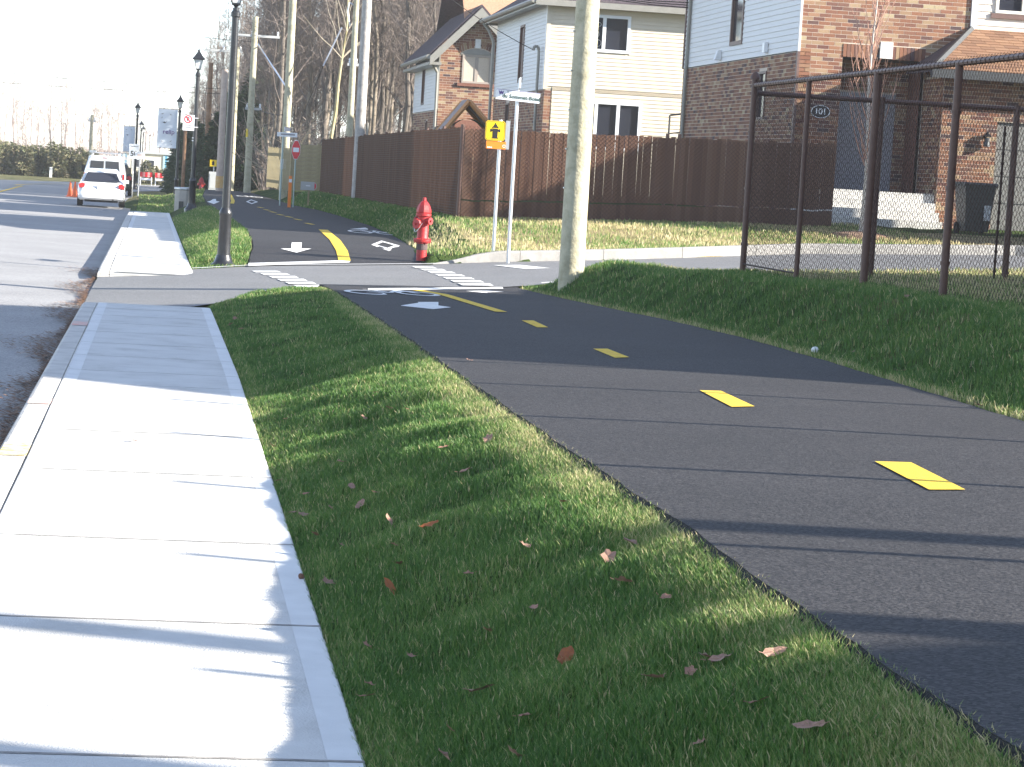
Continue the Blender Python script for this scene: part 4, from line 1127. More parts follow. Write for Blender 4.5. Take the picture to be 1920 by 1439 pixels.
def privacy_side():
    f = root('privacy_fence', (5.88, 51.5, .55), 'long brown slatted privacy fence running beside the bike path', 'fence')
    V = []; rn = []; Y = 51.6
    while Y < 88.2:
        X = XF(Y); lo = gz1(X, Y)+.02; hi = ip(Y, [(51,2.44),(72,2.36),(88,2.27)])+R.uniform(-.015,.015)
        c = R.uniform(0, 1); a = R.uniform(-.01, .01)
        for dx in (-.006, .006):
            for z in (lo, hi):
                for dy in (-.043, .043): V.append((X+dx+a*dy*20*.1-5.88, Y+dy-51.5, z-.55))
        rn += [c]*8; Y += .096
    n = len(V)//8; i = np.arange(n)[:,None]*8
    Q = np.concatenate([i+np.array([q]) for q in ((0,1,3,2),(4,6,7,5),(0,4,5,1),(2,3,7,6),(0,2,6,4),(1,5,7,3))])
    tag(link('slats', npmesh('slats', np.array(V), Q, SLATN, {'rnd': rn}), f), kind='stuff')
    for Y in np.arange(51.6, 88.5, 3.05):
        X = XF(Y); MB().tube((X-5.84, Y-51.5, gz1(X,Y)-.3-.55), (X-5.84, Y-51.5, ip(Y, [(51,2.5),(88,2.33)])-.55), .035, None, 8).build('post', BROWNV, f, True)
    # horizontal lacing of the mesh over the slats
    z = .1
    mb = MB()
    while z < 1.85:
        P = [(XF(Y)-.014-5.88, Y-51.5, gz1(XF(Y), Y)+z-.55+.0) for Y in np.linspace(51.55, 88, 14)]
        mb.path(P, [.004]*14, 3); z += .055
    tag(mb.build('wire_mesh', WIREM, f), kind='stuff')
privacy_side()
# weathered board fence beyond
def board_fence(p, q, label, z0, z1, horizontal):
    a = np.array(p); b = np.array(q); L = np.linalg.norm(b-a); rz = math.atan2(b[1]-a[1], b[0]-a[0])
    f = root('board_fence', (a[0], a[1], z0), label, 'fence', rz=rz)
    if horizontal:
        me = MB().box(0, L, -.015, .015, 0, .142).mesh('board', FWOOD); z = 0
        while z < z1-z0: o = link('board', me, f, (0, R.uniform(-.005,.005), z)); z += .15
        for x in (0, L/2, L): MB().box(x-.05, x+.05, .02, .12, -.3, z1-z0+.1).build('post', FWOOD, f)
    else:
        me = MB().box(-.06, .06, -.012, .012, 0, z1-z0).mesh('board', FWOOD); x = .06
        while x < L: o = link('board', me, f, (x, 0, R.uniform(-.02,.02))); x += .33
        MB().box(0, L, .014, .05, .2, .3).build('rail', FWOOD, f); MB().box(0, L, .014, .05, 1.2, 1.3).build('rail', FWOOD, f)
board_fence((4.45, 91.), (6.3, 91.3), 'weathered horizontal board fence at the end of the brown fence', .45, 2.05, True)
board_fence((3.85, 97.8), (4.42, 91.2), 'open picket fence of weathered boards running into the wood', .45, 1.95, False)

# ------------------------------------------------------------------ lamps
def street_lamp(loc, label):
    l = root('street_lamp', loc, label, 'street lamp', 'black lantern street lamps')
    MB().lathe([(.21,-.1),(.21,.03),(.20,.05),(.15,.09),(.135,.14),(.115,.2)], (0,0,0), 16).build('base', BLACKM, l, True)
    MB().lathe([(.105,.2),(.092,.8),(.105,.82),(.105,.86),(.085,.9),(.07,.93)], (0,0,0), 16).build('lower_shaft', BLACKM, l, True)
    MB().lathe([(.066,.92),(.062,2.),(.055,3.85),(.075,3.87),(.075,3.93),(.05,3.96),(.05,4.0)], (0,0,0), 16).build('shaft', BLACKM, l, True)
    ln = MB()
    for k in range(4):
        a = rad(45+90*k); ln.tube((.085*math.cos(a),.085*math.sin(a),4.06), (.175*math.cos(a),.175*math.sin(a),4.34), .009, None, 5)
        b = rad(45+90*k+90)
        ln.tube((.175*math.cos(a),.175*math.sin(a),4.34), (.175*math.cos(b),.175*math.sin(b),4.34), .01, None, 5)
    ln.lathe([(.03,4.),(.05,4.03),(.10,4.05),(.10,4.07)], (0,0,0), 4, rad(45))
    h = ln.build('lantern', BLACKM, l)
    MB().lathe([(.25,4.335),(.255,4.36),(.17,4.43),(.09,4.52),(.05,4.56)], (0,0,0), 4, rad(45)).build('cap', BLACKM, h)
    MB().lathe([(.02,4.55),(.045,4.58),(.04,4.61),(.012,4.63),(.006,4.70)], (0,0,0), 8).build('finial', BLACKM, h)
    MB().lathe([(.08,4.075),(.162,4.335)], (0,0,0), 4, rad(45)).build('glass', mat('lantern_glass', (.75,.76,.74), None, rough=.25), h)
    MB().lathe([(.03,4.07),(.035,4.1),(.03,4.22),(.01,4.26)], (0,0,0), 8).build('lamp_bulb', SIGNW, h)
    return l
lamp = street_lamp((1.0, 41.3, gz1(1.0, 41.3)), 'black lantern street lamp on the grass tip beside the crossing')
bpy.context.view_layer.update(); note_kids(lamp)
lamp.scale = (1, 1, 1.035)
LAMPS = [(.82,74.8,'black lantern street lamp carrying the no parking sign'), (.55,116.2,'black lantern street lamp carrying the large relip banner'), (-1.6,141.5,'black lantern street lamp carrying the smaller distant banner')]
for x, y, lb in LAMPS: dup(lamp, (x, y, (-.07 if y < 80 else -.55)), 0, sc=1., label=lb)
for x, y in ((-1.85,192),(-2.1,240),(-2.3,300),(-2.3,370)): dup(lamp, (x, y, -1.), .3, sc=1., label='far black lantern street lamp in the row beyond the bend')
dup(lamp, (2.4, 150., -.6), .2, sc=1., label='far black lantern street lamp among the trees right of the banner')

# ------------------------------------------------------------------ signs
XR = (rad(90), 0, 0)
def ring_poly(r0, r1, y, n=28):
    G = []
    for t in np.linspace(0, 2*math.pi, n+1): G.append([(r*math.cos(t), y, r*math.sin(t)) for r in (r0, r1)])
    return MB().grid(G)
def no_parking():
    s = root('no_parking_sign', (.62, 74.62, 2.44), 'white no parking sign with red ring clamped to a lamp post', 'sign')
    MB().box(-.165, .165, -.006, .006, -.225, .225).build('plate', SIGNW, s)
    ring_poly(.085, .115, -.009).build('red_ring', SIGNR, s).location = (-.02, 0, .1)
    MB().prism([(-.08,.07),(-.06,.09),(.08,-.07),(.06,-.09)], 'y', -.0125, -.0105).build('red_slash', SIGNR, s, loc=(-.02,0,.1))
    text('letter', 'P', .15, SIGNK, s, (-.02,-.008,.1), XR, .001, .004)
    for z in (-.07,-.13): MB().box(-.09,.07,-.009,-.0065,z-.015,z+.015).build('print_line', mat('sign_grey', (.25,.25,.27), None, rough=.5), s)
    for z in (.14,-.12): MB().tube((.14,.01,z), (.27,.08,z), .015, None, 6).build('clamp', GALV, s)
    for z in (-.52,-.44): MB().tube((.19,.2,z), (.19,.2,z+.03), .075, None, 12).build('clamp_band', GALV, s)
no_parking()
def banner(loc, w, h, label, big):
    b = root('street_banner', loc, label, 'banner')
    G = [[(x*w, .02*math.sin(x*4+z*3), -z*h) for x in np.linspace(-1, 0, 8)] for z in np.linspace(0, 1, 12)]
    G2 = [[(p[0], p[1]+.012, p[2]) for p in r] for r in G]
    mb = MB().grid(G); mb.grid(G2); mb.build('cloth', BANNER, b, True)
    MB().tube((-w,0,.02), (.1,0,.02), .015, None, 6).build('banner_arm', BLACKM, b); MB().tube((-w,0,-h-.02), (.1,0,-h-.02), .015, None, 6).build('banner_arm', BLACKM, b)
    if big: text('lettering', 'relip', w*.34, SIGNB, b, (-w*.42,-.035,-h*.585), XR, .002, .004)
    for (u, v, a, s) in ((-.78,.12,.3,.1),(-.35,.13,-.5,.09),(-.8,.22,.8,.07),(-.66,.34,.1,.15),(-.75,.83,-.4,.08),(-.3,.82,.5,.09),(-.25,.9,-.2,.07)):
        m = MB(); q = s*w
        pts = [(-1,.25),(-.4,.1),(0,.3),(.15,-.05),(.9,.3),(.35,-.25),(-.1,-.3),(-.45,-.05)]
        m.prism([(x*q*math.cos(a)-y*q*math.sin(a), x*q*math.sin(a)+y*q*math.cos(a)) for x, y in pts], 'y', -.040, -.034); m.build('bird_mark', SIGNK if s > .1 else mat('sign_grey', ()), b, loc=(u*w, 0, -v*h))
banner((.46, 116.2, 3.42), .86, 1.72, 'large pale blue grey banner lettered relip on a lamp post', True)
banner((-1.68, 141.5, 2.75), .62, 1.35, 'smaller pale banner on the farther lamp post behind the van', False)
def post_sign(name, x, y, z0, h, label, build, r=.03, m=GALV):
    s = root(name, (x, y, z0), label, 'sign'); MB().tube((0,0,-.3), (0,0,h), r, None, 8).build('post', m, s, True); build(s, h); return s
def hydrant_sign(s, h):
    x = -.09; z = h-.19
    pl = MB(); a = .165; c = .03
    pts = [(-a+c,-a),(a-c,-a),(a,-a+c),(a,a-c),(a-c,a),(-a+c,a),(-a,a-c),(-a,-a+c)]
    p = pl.prism(pts, 'y', -.006, 0).build('plate', SIGNY, s, loc=(x,-.045,z))
    G = [[(q[0]*k, -.008, q[1]*k) for k in (.9, .94)] for q in pts+pts[:1]]; MB().grid(G).build('border', SIGNK, p)
    sym = [(-.055,-.13),(.055,-.13),(.055,-.115),(.042,-.115),(.042,-.01),(.06,-.01),(.06,-.02),(.085,-.02),(.085,.03),(.06,.03),(.06,.02),(.042,.02),(.042,.04),(.055,.04),(.055,.055),(.035,.075),(.02,.1),(.008,.11),(.008,.13),(-.008,.13),(-.008,.11),(-.02,.1),(-.035,.075),(-.055,.055),(-.055,.04),(-.042,.04),(-.042,.02),(-.06,.02),(-.06,.03),(-.085,.03),(-.085,-.02),(-.06,-.02),(-.06,-.01),(-.042,-.01),(-.042,-.115),(-.055,-.115)]
    MB().prism(sym, 'y', -.011, -.0065).build('hydrant_symbol', SIGNK, p)
    MB().box(-.05,.05,-.0125,-.0115,.036,.044).build('symbol_gap', SIGNY, p)
    o = MB().box(-.15,.18,-.006,0,-.062,.062).build('plate', SIGNO, s, loc=(x+.01,-.045,z-.24)); tag(o, 'orange plate under the hydrant symbol')
    for k in range(3): MB().box(-.13+k*.028,-.11+k*.028,-.009,-.0065,-.05,-.03).build('white_print', SIGNW, o)
    ring_poly(.018,.026,-.008,12).build('arrow_print', SIGNW, o).location = (.15,0,-.01)
    MB().box(.09,.16,-.02,.0,z-.3,z+.18).build('channel', GALV, s)
gz42 = gz1(5.54, 42.8)
post_sign('hydrant_sign', 5.54, 42.8, gz42, 2.47-gz42, 'yellow fire hydrant sign with orange plate below it', hydrant_sign)
def street_name(s, h):
    z = h-.1; p = MB().box(-.36,.36,-.012,.012,-.085,.085).build('name_plate', SIGNW, s, loc=(.0,-.05,z)); p.rotation_euler = (0, rad(3.), rad(-6))
    text('lettering', 'du Sommet-Boisé', .088, SIGNG, p, (.06,-.0135,-.02), XR, .001, .0022)
    text('lettering', 'R.', .04, SIGNG, p, (-.165,-.0135,.052), XR, .001)
    em = MB(); em.prism([(-.045,.045),(-.01,.02),(.0,.045),(.015,.02),(.045,.045),(.03,-.02),(.005,-.005),(-.02,-.03)], 'y', -.016, -.0125); em.build('emblem', SIGNB, p, loc=(-.28,0,.02))
    MB().box(-.36,.36,-.0135,-.0125,.075,.082).build('edge_print', SIGNB, p)
    q = MB().box(-.36,.36,-.012,.012,-.085,.085).build('name_plate', SIGNW, s, loc=(.02,-.03,z+.21)); q.rotation_euler = (0,0,rad(84)); tag(q, 'crossing name plate seen edge on')
    st = MB(); pts = [(.19*math.cos(rad(22.5+45*k)), .19*math.sin(rad(22.5+45*k))) for k in range(8)]
    o = st.prism(pts, 'x', -.006, .006).build('stop_plate', GALV, s, loc=(.0,.0,z-.30)); o.rotation_euler = (0,0,rad(-12))
zz_ = gz1(5.66, 41.75)
post_sign('street_name_sign', 5.66, 41.78, zz_, 2.95-zz_, 'white street name sign reading du Sommet-Boisé on a metal post', street_name)
# stop sign, street name and markers at the next crossing
def stop2(s, h):
    pts = [(.13*math.cos(rad(22.5+45*k)), .30*math.sin(rad(22.5+45*k))) for k in range(8)]
    o = MB().prism(pts, 'y', -.012, 0).build('stop_plate', SIGNR, s, loc=(.0,-.04,h-.32)); MB().prism([(p[0]*1.08,p[1]*1.06) for p in pts], 'y', .001, .006).build('plate_rim', SIGNW, o)
    MB().box(-.09,.09,-.016,-.0125,-.07,.07).build('white_print', SIGNW, o)
post_sign('stop_sign', 4.02, 80.3, .13, 2.05, 'red stop sign seen at a slant before the board fence', stop2, r=.022, m=mat('green_post', (.35,.45,.42), None, rough=.5))
def name2(s, h):
    MB().box(-.32,.32,-.01,.01,-.07,.07).build('name_plate', SIGNW, s, loc=(.12,-.03,h-.07)); q = MB().box(-.3,.3,-.01,.01,-.07,.07).build('name_plate', SIGNW, s, loc=(.12,-.0,h+.1)); q.rotation_euler = (0,0,rad(70))
    MB().box(-.2,.25,-.0125,-.0105,-.02,.03).build('print_line', mat('sign_grey', ()), s, loc=(.12,-.03,h-.07))
post_sign('street_name_sign', 3.68, 82., .15, 2.25, 'small far street name sign above the stop sign', name2, r=.025, m=MATS['green_post'])
s = root('marker_post', (3.86, 79.6, .1), 'orange plastic marker post beside the far stop sign', 'post'); MB().box(-.05,.05,-.02,.02,-.1,.95).build('blade', SIGNO, s); MB().box(-.045,.045,-.024,-.021,.75,.85).build('reflector', SIGNW, s)
s = root('arrow_board', (4.5, 80.6, .25), 'low grey arrow board with rounded red end at the brown fence', 'sign')
MB().prism([(-.26,.38),(.17,.38),(.23,.44),(.24,.51),(.23,.58),(.17,.64),(-.26,.64)], 'y', -.01, .01).build('board', METALB, s)
MB().prism([(.17,.40),(.215,.45),(.225,.51),(.215,.57),(.17,.62)], 'y', -.013, -.0105).build('red_end', SIGNR, s)
MB().box(-.10,.04,-.013,-.0105,.50,.53).build('print_line', SIGNW, s)
MB().box(-.03,.03,.011,.03,-.1,.5).build('stake', FWOOD, s)
def speed(s, h):
    MB().box(-.24,.24,-.006,.006,h-.72,h).build('plate', SIGNW, s, loc=(0,-.04,0)); text('number', '50', .36, SIGNK, s, (0,-.05,h-.48), XR, .001, .008); text('lettering', 'MAXIMUM', .085, SIGNK, s, (0,-.05,h-.12), XR, .001)
post_sign('speed_sign', -1.52, 127., -.9, 2.7, 'white speed limit sign reading maximum 50 beyond the van', speed)
def wb(s, h): MB().box(-.23,.23,-.006,.006,h-.34,h).build('plate', SIGNW, s, loc=(0,-.04,0)); MB().box(-.12,.12,-.009,-.0065,h-.2,h-.12).build('print_line', mat('sign_peach', (.7,.55,.5), None), s, loc=(0,-.04,0))
post_sign('notice_sign', -1.18, 121.7, -.75, 2.2, 'blank looking white notice board on a post right of the van', wb)
def dne(s, h):
    o = MB().prism([(.2*math.cos(t),.2*math.sin(t)) for t in np.linspace(0, 2*math.pi, 21)[:-1]], 'y', -.01, 0).build('disc', SIGNR, s, loc=(0,-.04,h-.2)); MB().box(-.13,.13,-.014,-.0105,-.035,.035).build('white_bar', SIGNW, o)
post_sign('no_entry_sign', 1.15, 172., -1., 2.0, 'small red no entry sign below the relip banner', dne)
def ysg(s, h):
    o = MB().box(-.17,.17,-.01,0,-.17,.17).build('plate', SIGNY, s, loc=(-.05,-.04,h-.17)); MB().prism([(-.05,-.1),(.05,-.1),(.06,.05),(0,.12),(-.06,.05)], 'y', -.014, -.0105).build('symbol', SIGNK, o)
post_sign('hydrant_sign', 2.45, 130., -.1, 1.35, 'tiny far yellow hydrant sign beside the grey cabinet', ysg)

# ------------------------------------------------------------------ hydrants
def hydrant(loc, label, sc=1.):
    h = root('fire_hydrant', loc, label, 'fire hydrant', 'red fire hydrants'); h.scale = (sc,)*3
    MB().lathe([(.105,-.15),(.105,.17),(.17,.18),(.175,.2),(.175,.23),(.12,.25),(.112,.27),(.112,.62),(.13,.64),(.155,.645),(.155,.685),(.13,.69)], (0,0,0), 20).build('barrel', RED, h, True)
    MB().lathe([(.14,.69),(.15,.71),(.145,.76),(.115,.83),(.07,.89),(.04,.91),(.035,.96),(.02,.97)], (0,0,0), 8).build('bonnet', RED, h)
    for sx, yy, r in ((-1, 0, .055), (1, 0, .055)):
        n = MB().tube((sx*.08,yy,.56), (sx*.17,yy,.56), r, None, 12); n.tube((sx*.165,yy,.56), (sx*.205,yy,.56), r*1.3, r*1.25, 8); n.tube((sx*.2,yy,.56), (sx*.235,yy,.56), .02, None, 5); n.build('nozzle_cap', RED, h, True)
    n = MB().tube((0,-.09,.5), (0,-.18,.5), .075, None, 14); n.tube((0,-.175,.5), (0,-.215,.5), .095, .09, 8); n.tube((0,-.21,.5), (0,-.245,.5), .022, None, 5); n.build('pumper_cap', RED, h, True)
    ch = MB(); pts = [(-.12+.22*t, -.13-.07*math.sin(t*math.pi), .52-.16*math.sin(t*math.pi)) for t in np.linspace(0, 1, 14)]; ch.path(pts, [.008]*14, 4); ch.build('chain', GALV, h)
    MB().lathe([(.108,.04),(.11,.05),(.11,.14),(.106,.15)], (0,0,0), 20).build('grey_band', mat('band_grey', (.09,.06,.06), None), h)
    b = MB()
    for k in range(8): a = k*math.pi/4; b.tube((.15*math.cos(a),.15*math.sin(a),.16), (.15*math.cos(a),.15*math.sin(a),.25), .014, None, 6)
    b.build('flange_bolts', RED, h)
    return h
hy = hydrant((4.30, 42.5, .19), 'red fire hydrant with chain at the kerb of the crossing'); hy.rotation_euler = (0, 0, rad(-50)); hy.scale = (.84, .84, .94)
bpy.context.view_layer.update(); note_kids(hy)
o = dup(hy, (1.7, 119., -.35), .3, sc=.85, label='tiny far red fire hydrant near the brown pole')

# ------------------------------------------------------------------ utility poles
def pole(x, y, z, h, r0, r1, label, m=WOODP, lean=0., arms=(), extra=None):
    p = root('utility_pole', (x, y, z), label, 'utility pole', 'wooden utility poles')
    pts = [(lean*t*h, 0, -.4+(h+.4)*t) for t in np.linspace(0, 1, 9)]; rs = [r0+(r1-r0)*t for t in np.linspace(0, 1, 9)]
    MB().path(pts, rs, 18).build('shaft', m, p, True)
    for (za, L, off) in arms:
        a = MB().box(-L/2+off, L/2+off, -.06, .06, za-.05, za+.05).build('crossarm', mat('arm_wood', (.42,.43,.42), (.5,.5,.5), 4, .8), p)
        for q in (-L/2+off+.08, L/2+off-.08, off): MB().lathe([(.03,0),(.05,.05),(.03,.08),(.05,.12),(.02,.18)], (q,0,za+.05), 8).build('insulator', SIGNW, a)
    if extra: extra(p)
    return p
def p1x(p):
    b = MB()
    for k in range(5): b.tube((-.15,-.02,1.2+k*.5), (-.175,-.03,1.2+k*.5), .012, None, 6)
    b.build('nails', GALV, p)
pole(5.25, 32.6, min(.3, gz1(5.25, 32.6)), 11., .165, .125, 'thick pale utility pole standing at the near kerb of the side street', extra=p1x)
def p2x(p):
    g = MB(); g.box(-.03,.06,-.2,-.15,.3,1.6); g.build('cable_guard', GALV, p); MB().tube((.2,-.1,.1),(.2,-.1,2.3),.03,None,8).build('conduit', GREYG, p)
pole(5.56, 74.6, .45, 11.5, .155, .125, 'grey weathered utility pole touching the long brown fence', WOODG, extra=p2x)
def p3x(p): MB().box(-.16,.06,-.172,-.155,1.05,1.42).build('notice', SIGNW, p)
pole(4.29, 93.4, .12, 11.5, .155, .115, 'pale utility pole with white notice beside the far stop sign', WOODP, extra=p3x)
pole(6.5, 92.3, .5, 6.9, .13, .10, 'short pale utility pole with lamp bracket behind the brown fence', WOODP, arms=((4.55,.6,.1),), extra=lambda p: MB().path([(0,0,6.6),(-.25,0,6.75),(-.3,0,6.4),(-.18,0,5.9)], [.03]*4).build('cable_loop', GALV, p))
def p5x(p): MB().box(-.17,-.08,-.17,-.14,2.1,2.45).build('tag', SIGNY, p)
pole(3.48, 109., .25, 7.15, .155, .12, 'pale utility pole with high crossarm and insulators before the evergreens', WOODP, arms=((6.35,2.3,-.1),(3.3,.7,.1)), extra=p5x)
pole(2.30, 108.6, .15, 4.95, .155, .13, 'short reddish utility pole stub with orange base near the evergreens', mat('pink_pole_wood', (.42,.33,.28), (.55,.45,.38), 4, .9, .4, 25), extra=lambda p: MB().tube((0,0,.0),(0,0,.5),.17,None,14).build('orange_sleeve', mat('orange_sleeve', (.62,.35,.1), (.7,.5,.25), 6, .7), p))
pole(2.9, 113., .15, 6.1, .13, .1, 'slim pale utility pole right behind the nearest street lamp', WOODP, arms=((5.9,1.6,-.6),))
pole(2.15, 136.4, -.3, 6.6, .16, .12, 'brown utility pole with dark base among the far trees', WOODBR)
pole(.95, 132., -.6, 4.1, .10, .08, 'thin brown utility pole just left of the no parking sign lamp', WOODBR)
pole(-4.9, 172., -1., 4.6, .13, .1, 'thin pale far utility pole rising behind the white van', WOODP, arms=((4.2,.5,.0),))
for (x, y, r) in ((13., 3.97, .16), (11., 2.72, .17)): pole(x, y, .9, 9., r, r*.8, 'utility pole standing in the yard by the cottage', WOODG)
# pale span guards and overhead wires
def wire(a, b, sag, r, label, m=None, group='overhead wires'):
    a = np.array(a); b = np.array(b); n = 10; P = [a+(b-a)*t-np.array([0,0,sag*4*t*(1-t)]) for t in np.linspace(0, 1, n)]
    tag(MB().path(P, [r]*n, 4).build('overhead_wire', m or RUBBER), label, 'wire', group)
wire(at(484, 83, 108.5), at(535, 161, 94), .0, .035, 'pale diagonal guard tube between two utility poles', GALV)
wire(at(641, 52, 92.3), at(606, 124, 92), .0, .03, 'pale short diagonal guard tube behind the tall utility poles', GALV)
wire(at(606, 124, 92), at(534, 300, 93), .0, .012, 'thin guy wire continuing below the pale guard tube')
wire(at(-30, 152, 112), at(440, 176, 112.5), .1, .011, 'thin dark overhead wire crossing the pale sky')
wire(at(-30, 132, 112), at(440, 168, 112.5), .1, .011, 'thin dark overhead wire above the other one in the sky')
wire(at(360, 66, 112), at(484, 79, 109), .05, .011, 'short overhead wire left of the crossarm pole')
wire(at(484, 205, 109), at(538, 215, 93.4), .1, .014, 'low cable between the crossarm pole and the next pole')
for k in range(3):
    wire((14.0, 69.6, 6.35+.07*k), (5.56, 74.6, 8.6+.35*k), .5+.12*k, .012, 'service wire sagging past the beige siding')
wire((10.95, 77.7, 5.3), (5.56, 74.6, 8.2), .25, .012, 'service wire from the mast of the beige house')

# ------------------------------------------------------------------ bins, cabinet, play house
def wheelie(loc):
    b = root('wheelie_bin', loc, 'black wheeled garbage bin standing by the garage door', 'bin')
    rings = []
    for t in np.linspace(0, 1, 6):
        w = .25+.08*t; d = .28+.10*t; rings.append([(-w,-d,.06+t*.94),(w,-d,.06+t*.94),(w,d,.06+t*.94),(-w,d,.06+t*.94)])
    MB().loft(rings).build('tub', PLASTIC, b)
    MB().prism([(-.42,1.0),(.40,1.0),(.42,1.04),(.3,1.09),(-.35,1.09),(-.43,1.05)], 'x', -.36, .36).build('lid', PLASTIC, b)
    MB().tube((-.3,.42,.98), (.3,.42,.98), .022, None, 8).build('handle', PLASTIC, b)
    for x in (-.27,.27): MB().tube((x-.03,.26,.12), (x+.03,.26,.12), .125, None, 16).build('wheel', RUBBER, b, True)
    MB().box(.10,.24,-.395,-.37,.30,.62).build('sticker', METALB, b)
wheelie((16.95, 52.4, gz1(16.95, 52.4)))
def litter_bin():
    b = root('litter_bin', (.62, 83.6, -.42), 'beige concrete litter bin with metal rim near the no parking lamp', 'bin')
    MB().lathe([(.26,-.1),(.28,.02),(.28,.75),(.26,.8)], (0,0,0), 8, rad(22.5)).build('body', CONCRB, b)
    MB().lathe([(.29,.79),(.31,.81),(.31,.85),(.26,.87)], (0,0,0), 8, rad(22.5)).build('rim', GALV, b)
    MB().box(-.12,.03,-.30,-.255,.05,.42).build('front_slot', PLASTIC, b)
litter_bin()
c = root('utility_cabinet', (2.33, 124., -.15), 'small grey metal utility cabinet beside the pole stub', 'cabinet'); MB().box(-.22,.22,-.2,.2,-.1,.85).build('body', METALB, c); MB().box(-.18,.18,-.215,-.203,.05,.75).build('door', METALB, c)
def playhouse():
    a = onY(880, 190, 62.); l = onY(832, 246, 62.); r = onY(928, 246, 62.)
    h = root('play_tower', (a[0], 62., gz1(a[0], 62.)), 'wooden play tower roof peeking over the brown fence', 'play tower')
    O = np.array((a[0], 62., gz1(a[0], 62.)))
    for p in (l, r):
        q = np.array(p)+(np.array(p)-a)*.25
        for dy in (0., 1.5):
            m = MB(); s = np.array([0, dy, 0]); m.tube(a-O+s, q-O+s, .06, None, 4); m.build('rafter', PLAYWOOD, h)
        d = np.array([0,1.5,0]); A = a-O+np.array([0,.06,.05]); B = q-O+np.array([0,.06,.05])
        for k in range(7):
            t0, t1 = k/7, (k+.93)/7; P = [A+(B-A)*t0, A+(B-A)*t1, A+(B-A)*t1+d, A+(B-A)*t0+d]; slab4([tuple(v) for v in P], .02).build('roof_board', mat('grey_board', (.24,.19,.18), (.3,.24,.22), 4, .8), h)
        MB().box(q[0]-O[0]-.05, q[0]-O[0]+.05, -.05, .05, -.1, q[2]-O[2]+.05).build('post', PLAYWOOD, h)
    G = [[((l[0]+(r[0]-l[0])*(.2+.6*t))-O[0], .1+.6*v, a[2]-O[2]-.42-.18*(2*t-1)**2) for v in (0, 1)] for t in np.linspace(0, 1, 9)]
    MB().grid(G).build('canopy', GREENT, h)
playhouse()

# ------------------------------------------------------------------ vehicles
def wheel(parent, x, y, r=.31, w=.2):
    t = MB().tube((x-w/2,y,r), (x+w/2,y,r), r, None, 22).build('wheel', RUBBER, parent, True)
    MB().tube((x-w/2-.005,y,r), (x+w/2+.005,y,r), r*.62, None, 16).build('rim', GALV, t, True)
def sec(y, w, zb, zt, c=.1):
    return [(-w+c,y,zb),(w-c,y,zb),(w-.02,y,zb+c*.6),(w,y,(zb+zt)/2),(w-.03,y,zt-c),(w-.06-c*.6,y,zt),(-w+.06+c*.6,y,zt),(-w+.03,y,zt-c),(-w,y,(zb+zt)/2),(-w+.02,y,zb+c*.6)]
def car(loc, label, paint, name='parked_car'):
    c = root(name, loc, label, 'car')
    rings = [sec(*a) for a in ((.0,.74,.36,.74),(.06,.80,.30,.84),(.16,.84,.27,.96),(.5,.86,.24,.99),(1.4,.87,.22,1.0),(2.6,.87,.22,.98),(3.3,.86,.23,.94),(3.9,.83,.26,.84),(4.15,.74,.32,.72),(4.25,.6,.4,.62))]
    MB().loft(rings).build('body', paint, c, True)
    prof = [(.12,.95),(.62,1.43),(.85,1.5),(1.5,1.55),(2.2,1.51),(2.5,1.42),(3.3,.93)]
    hw = lambda z: .80-(z-.95)*.40
    cab = MB().loft([[(-hw(z),y,z),(-hw(z)*.9,y,z+.02),(hw(z)*.9,y,z+.02),(hw(z),y,z)] for y, z in prof], closed=False)
    # sides
    n = len(prof)
    for s in (-1, 1): cab.add([(s*hw(z),y,z) for y, z in prof], [tuple(range(n))])
    cb = cab.build('cabin', paint, c, True)
    d = np.array([0, -.43, .42]); 
    MB().add([(-.66,.17,1.02),(.66,.17,1.02),(.60,.30,1.17),(.52,.53,1.385),(-.52,.53,1.385),(-.60,.30,1.17)], [tuple(range(6))]).build('rear_window', GLASSD, cb, loc=(0,-.035,.03))
    for s in (-1, 1):
        w = [(s*(hw(z)+.012), y, z) for y, z in ((.75,1.05),(.95,1.38),(1.5,1.47),(2.2,1.44),(2.9,1.05))]; MB().add(w, [tuple(range(5))]).build('side_window', GLASSD, cb)
        MB().box(s*.86-.07*(s<0)-.0*(s>0), s*.86+.07*(s>0)+.14*s*.5, 2.62, 2.75, .98, 1.12).build('mirror', SIGNK if s < 0 else paint, c)
        t = MB().prism([(s*.62,.80),(s*.80,.76),(s*.83,.9),(s*.70,.98),(s*.60,.92)] if s > 0 else [(s*.60,.92),(s*.70,.98),(s*.83,.9),(s*.80,.76),(s*.62,.80)], 'y', -.0, .22); t.build('tail_light', TAILR, c)
        MB().box(s*.62-.10, s*.62+.10, -.012, .05, .50, .53).build('reflector', SIGNK, c)
        for y in (.75, 3.35): wheel(c, s*.76, y)
    b = MB().loft([sec(-.03,.70,.36,.62,.06), sec(.02,.80,.33,.66,.06), sec(.2,.85,.3,.68,.06)]); b.build('bumper', paint, c, True)
    MB().box(-.16,.16,-.02,.03,.74,.86).build('licence_plate', SIGNW, c)
    MB().box(-.2,.2,-.018,.03,.87,.90).build('plate_trim', GALV, c)
    MB().tube((.42,-.03,.3),(.42,.3,.3),.03,None,8).build('exhaust', SIGNK, c)
    MB().box(-.6,.6,.1,.4,.2,.32).build('underside', RUBBER, c)
    return c
cr1 = car((-2.28, 96.4, zroad(97.5)+.045), 'white hatchback parked at the kerb behind a white van', CARW); cr1.rotation_euler = (0,0,rad(1.5)); cr1.scale = (1.02, 1., .9)
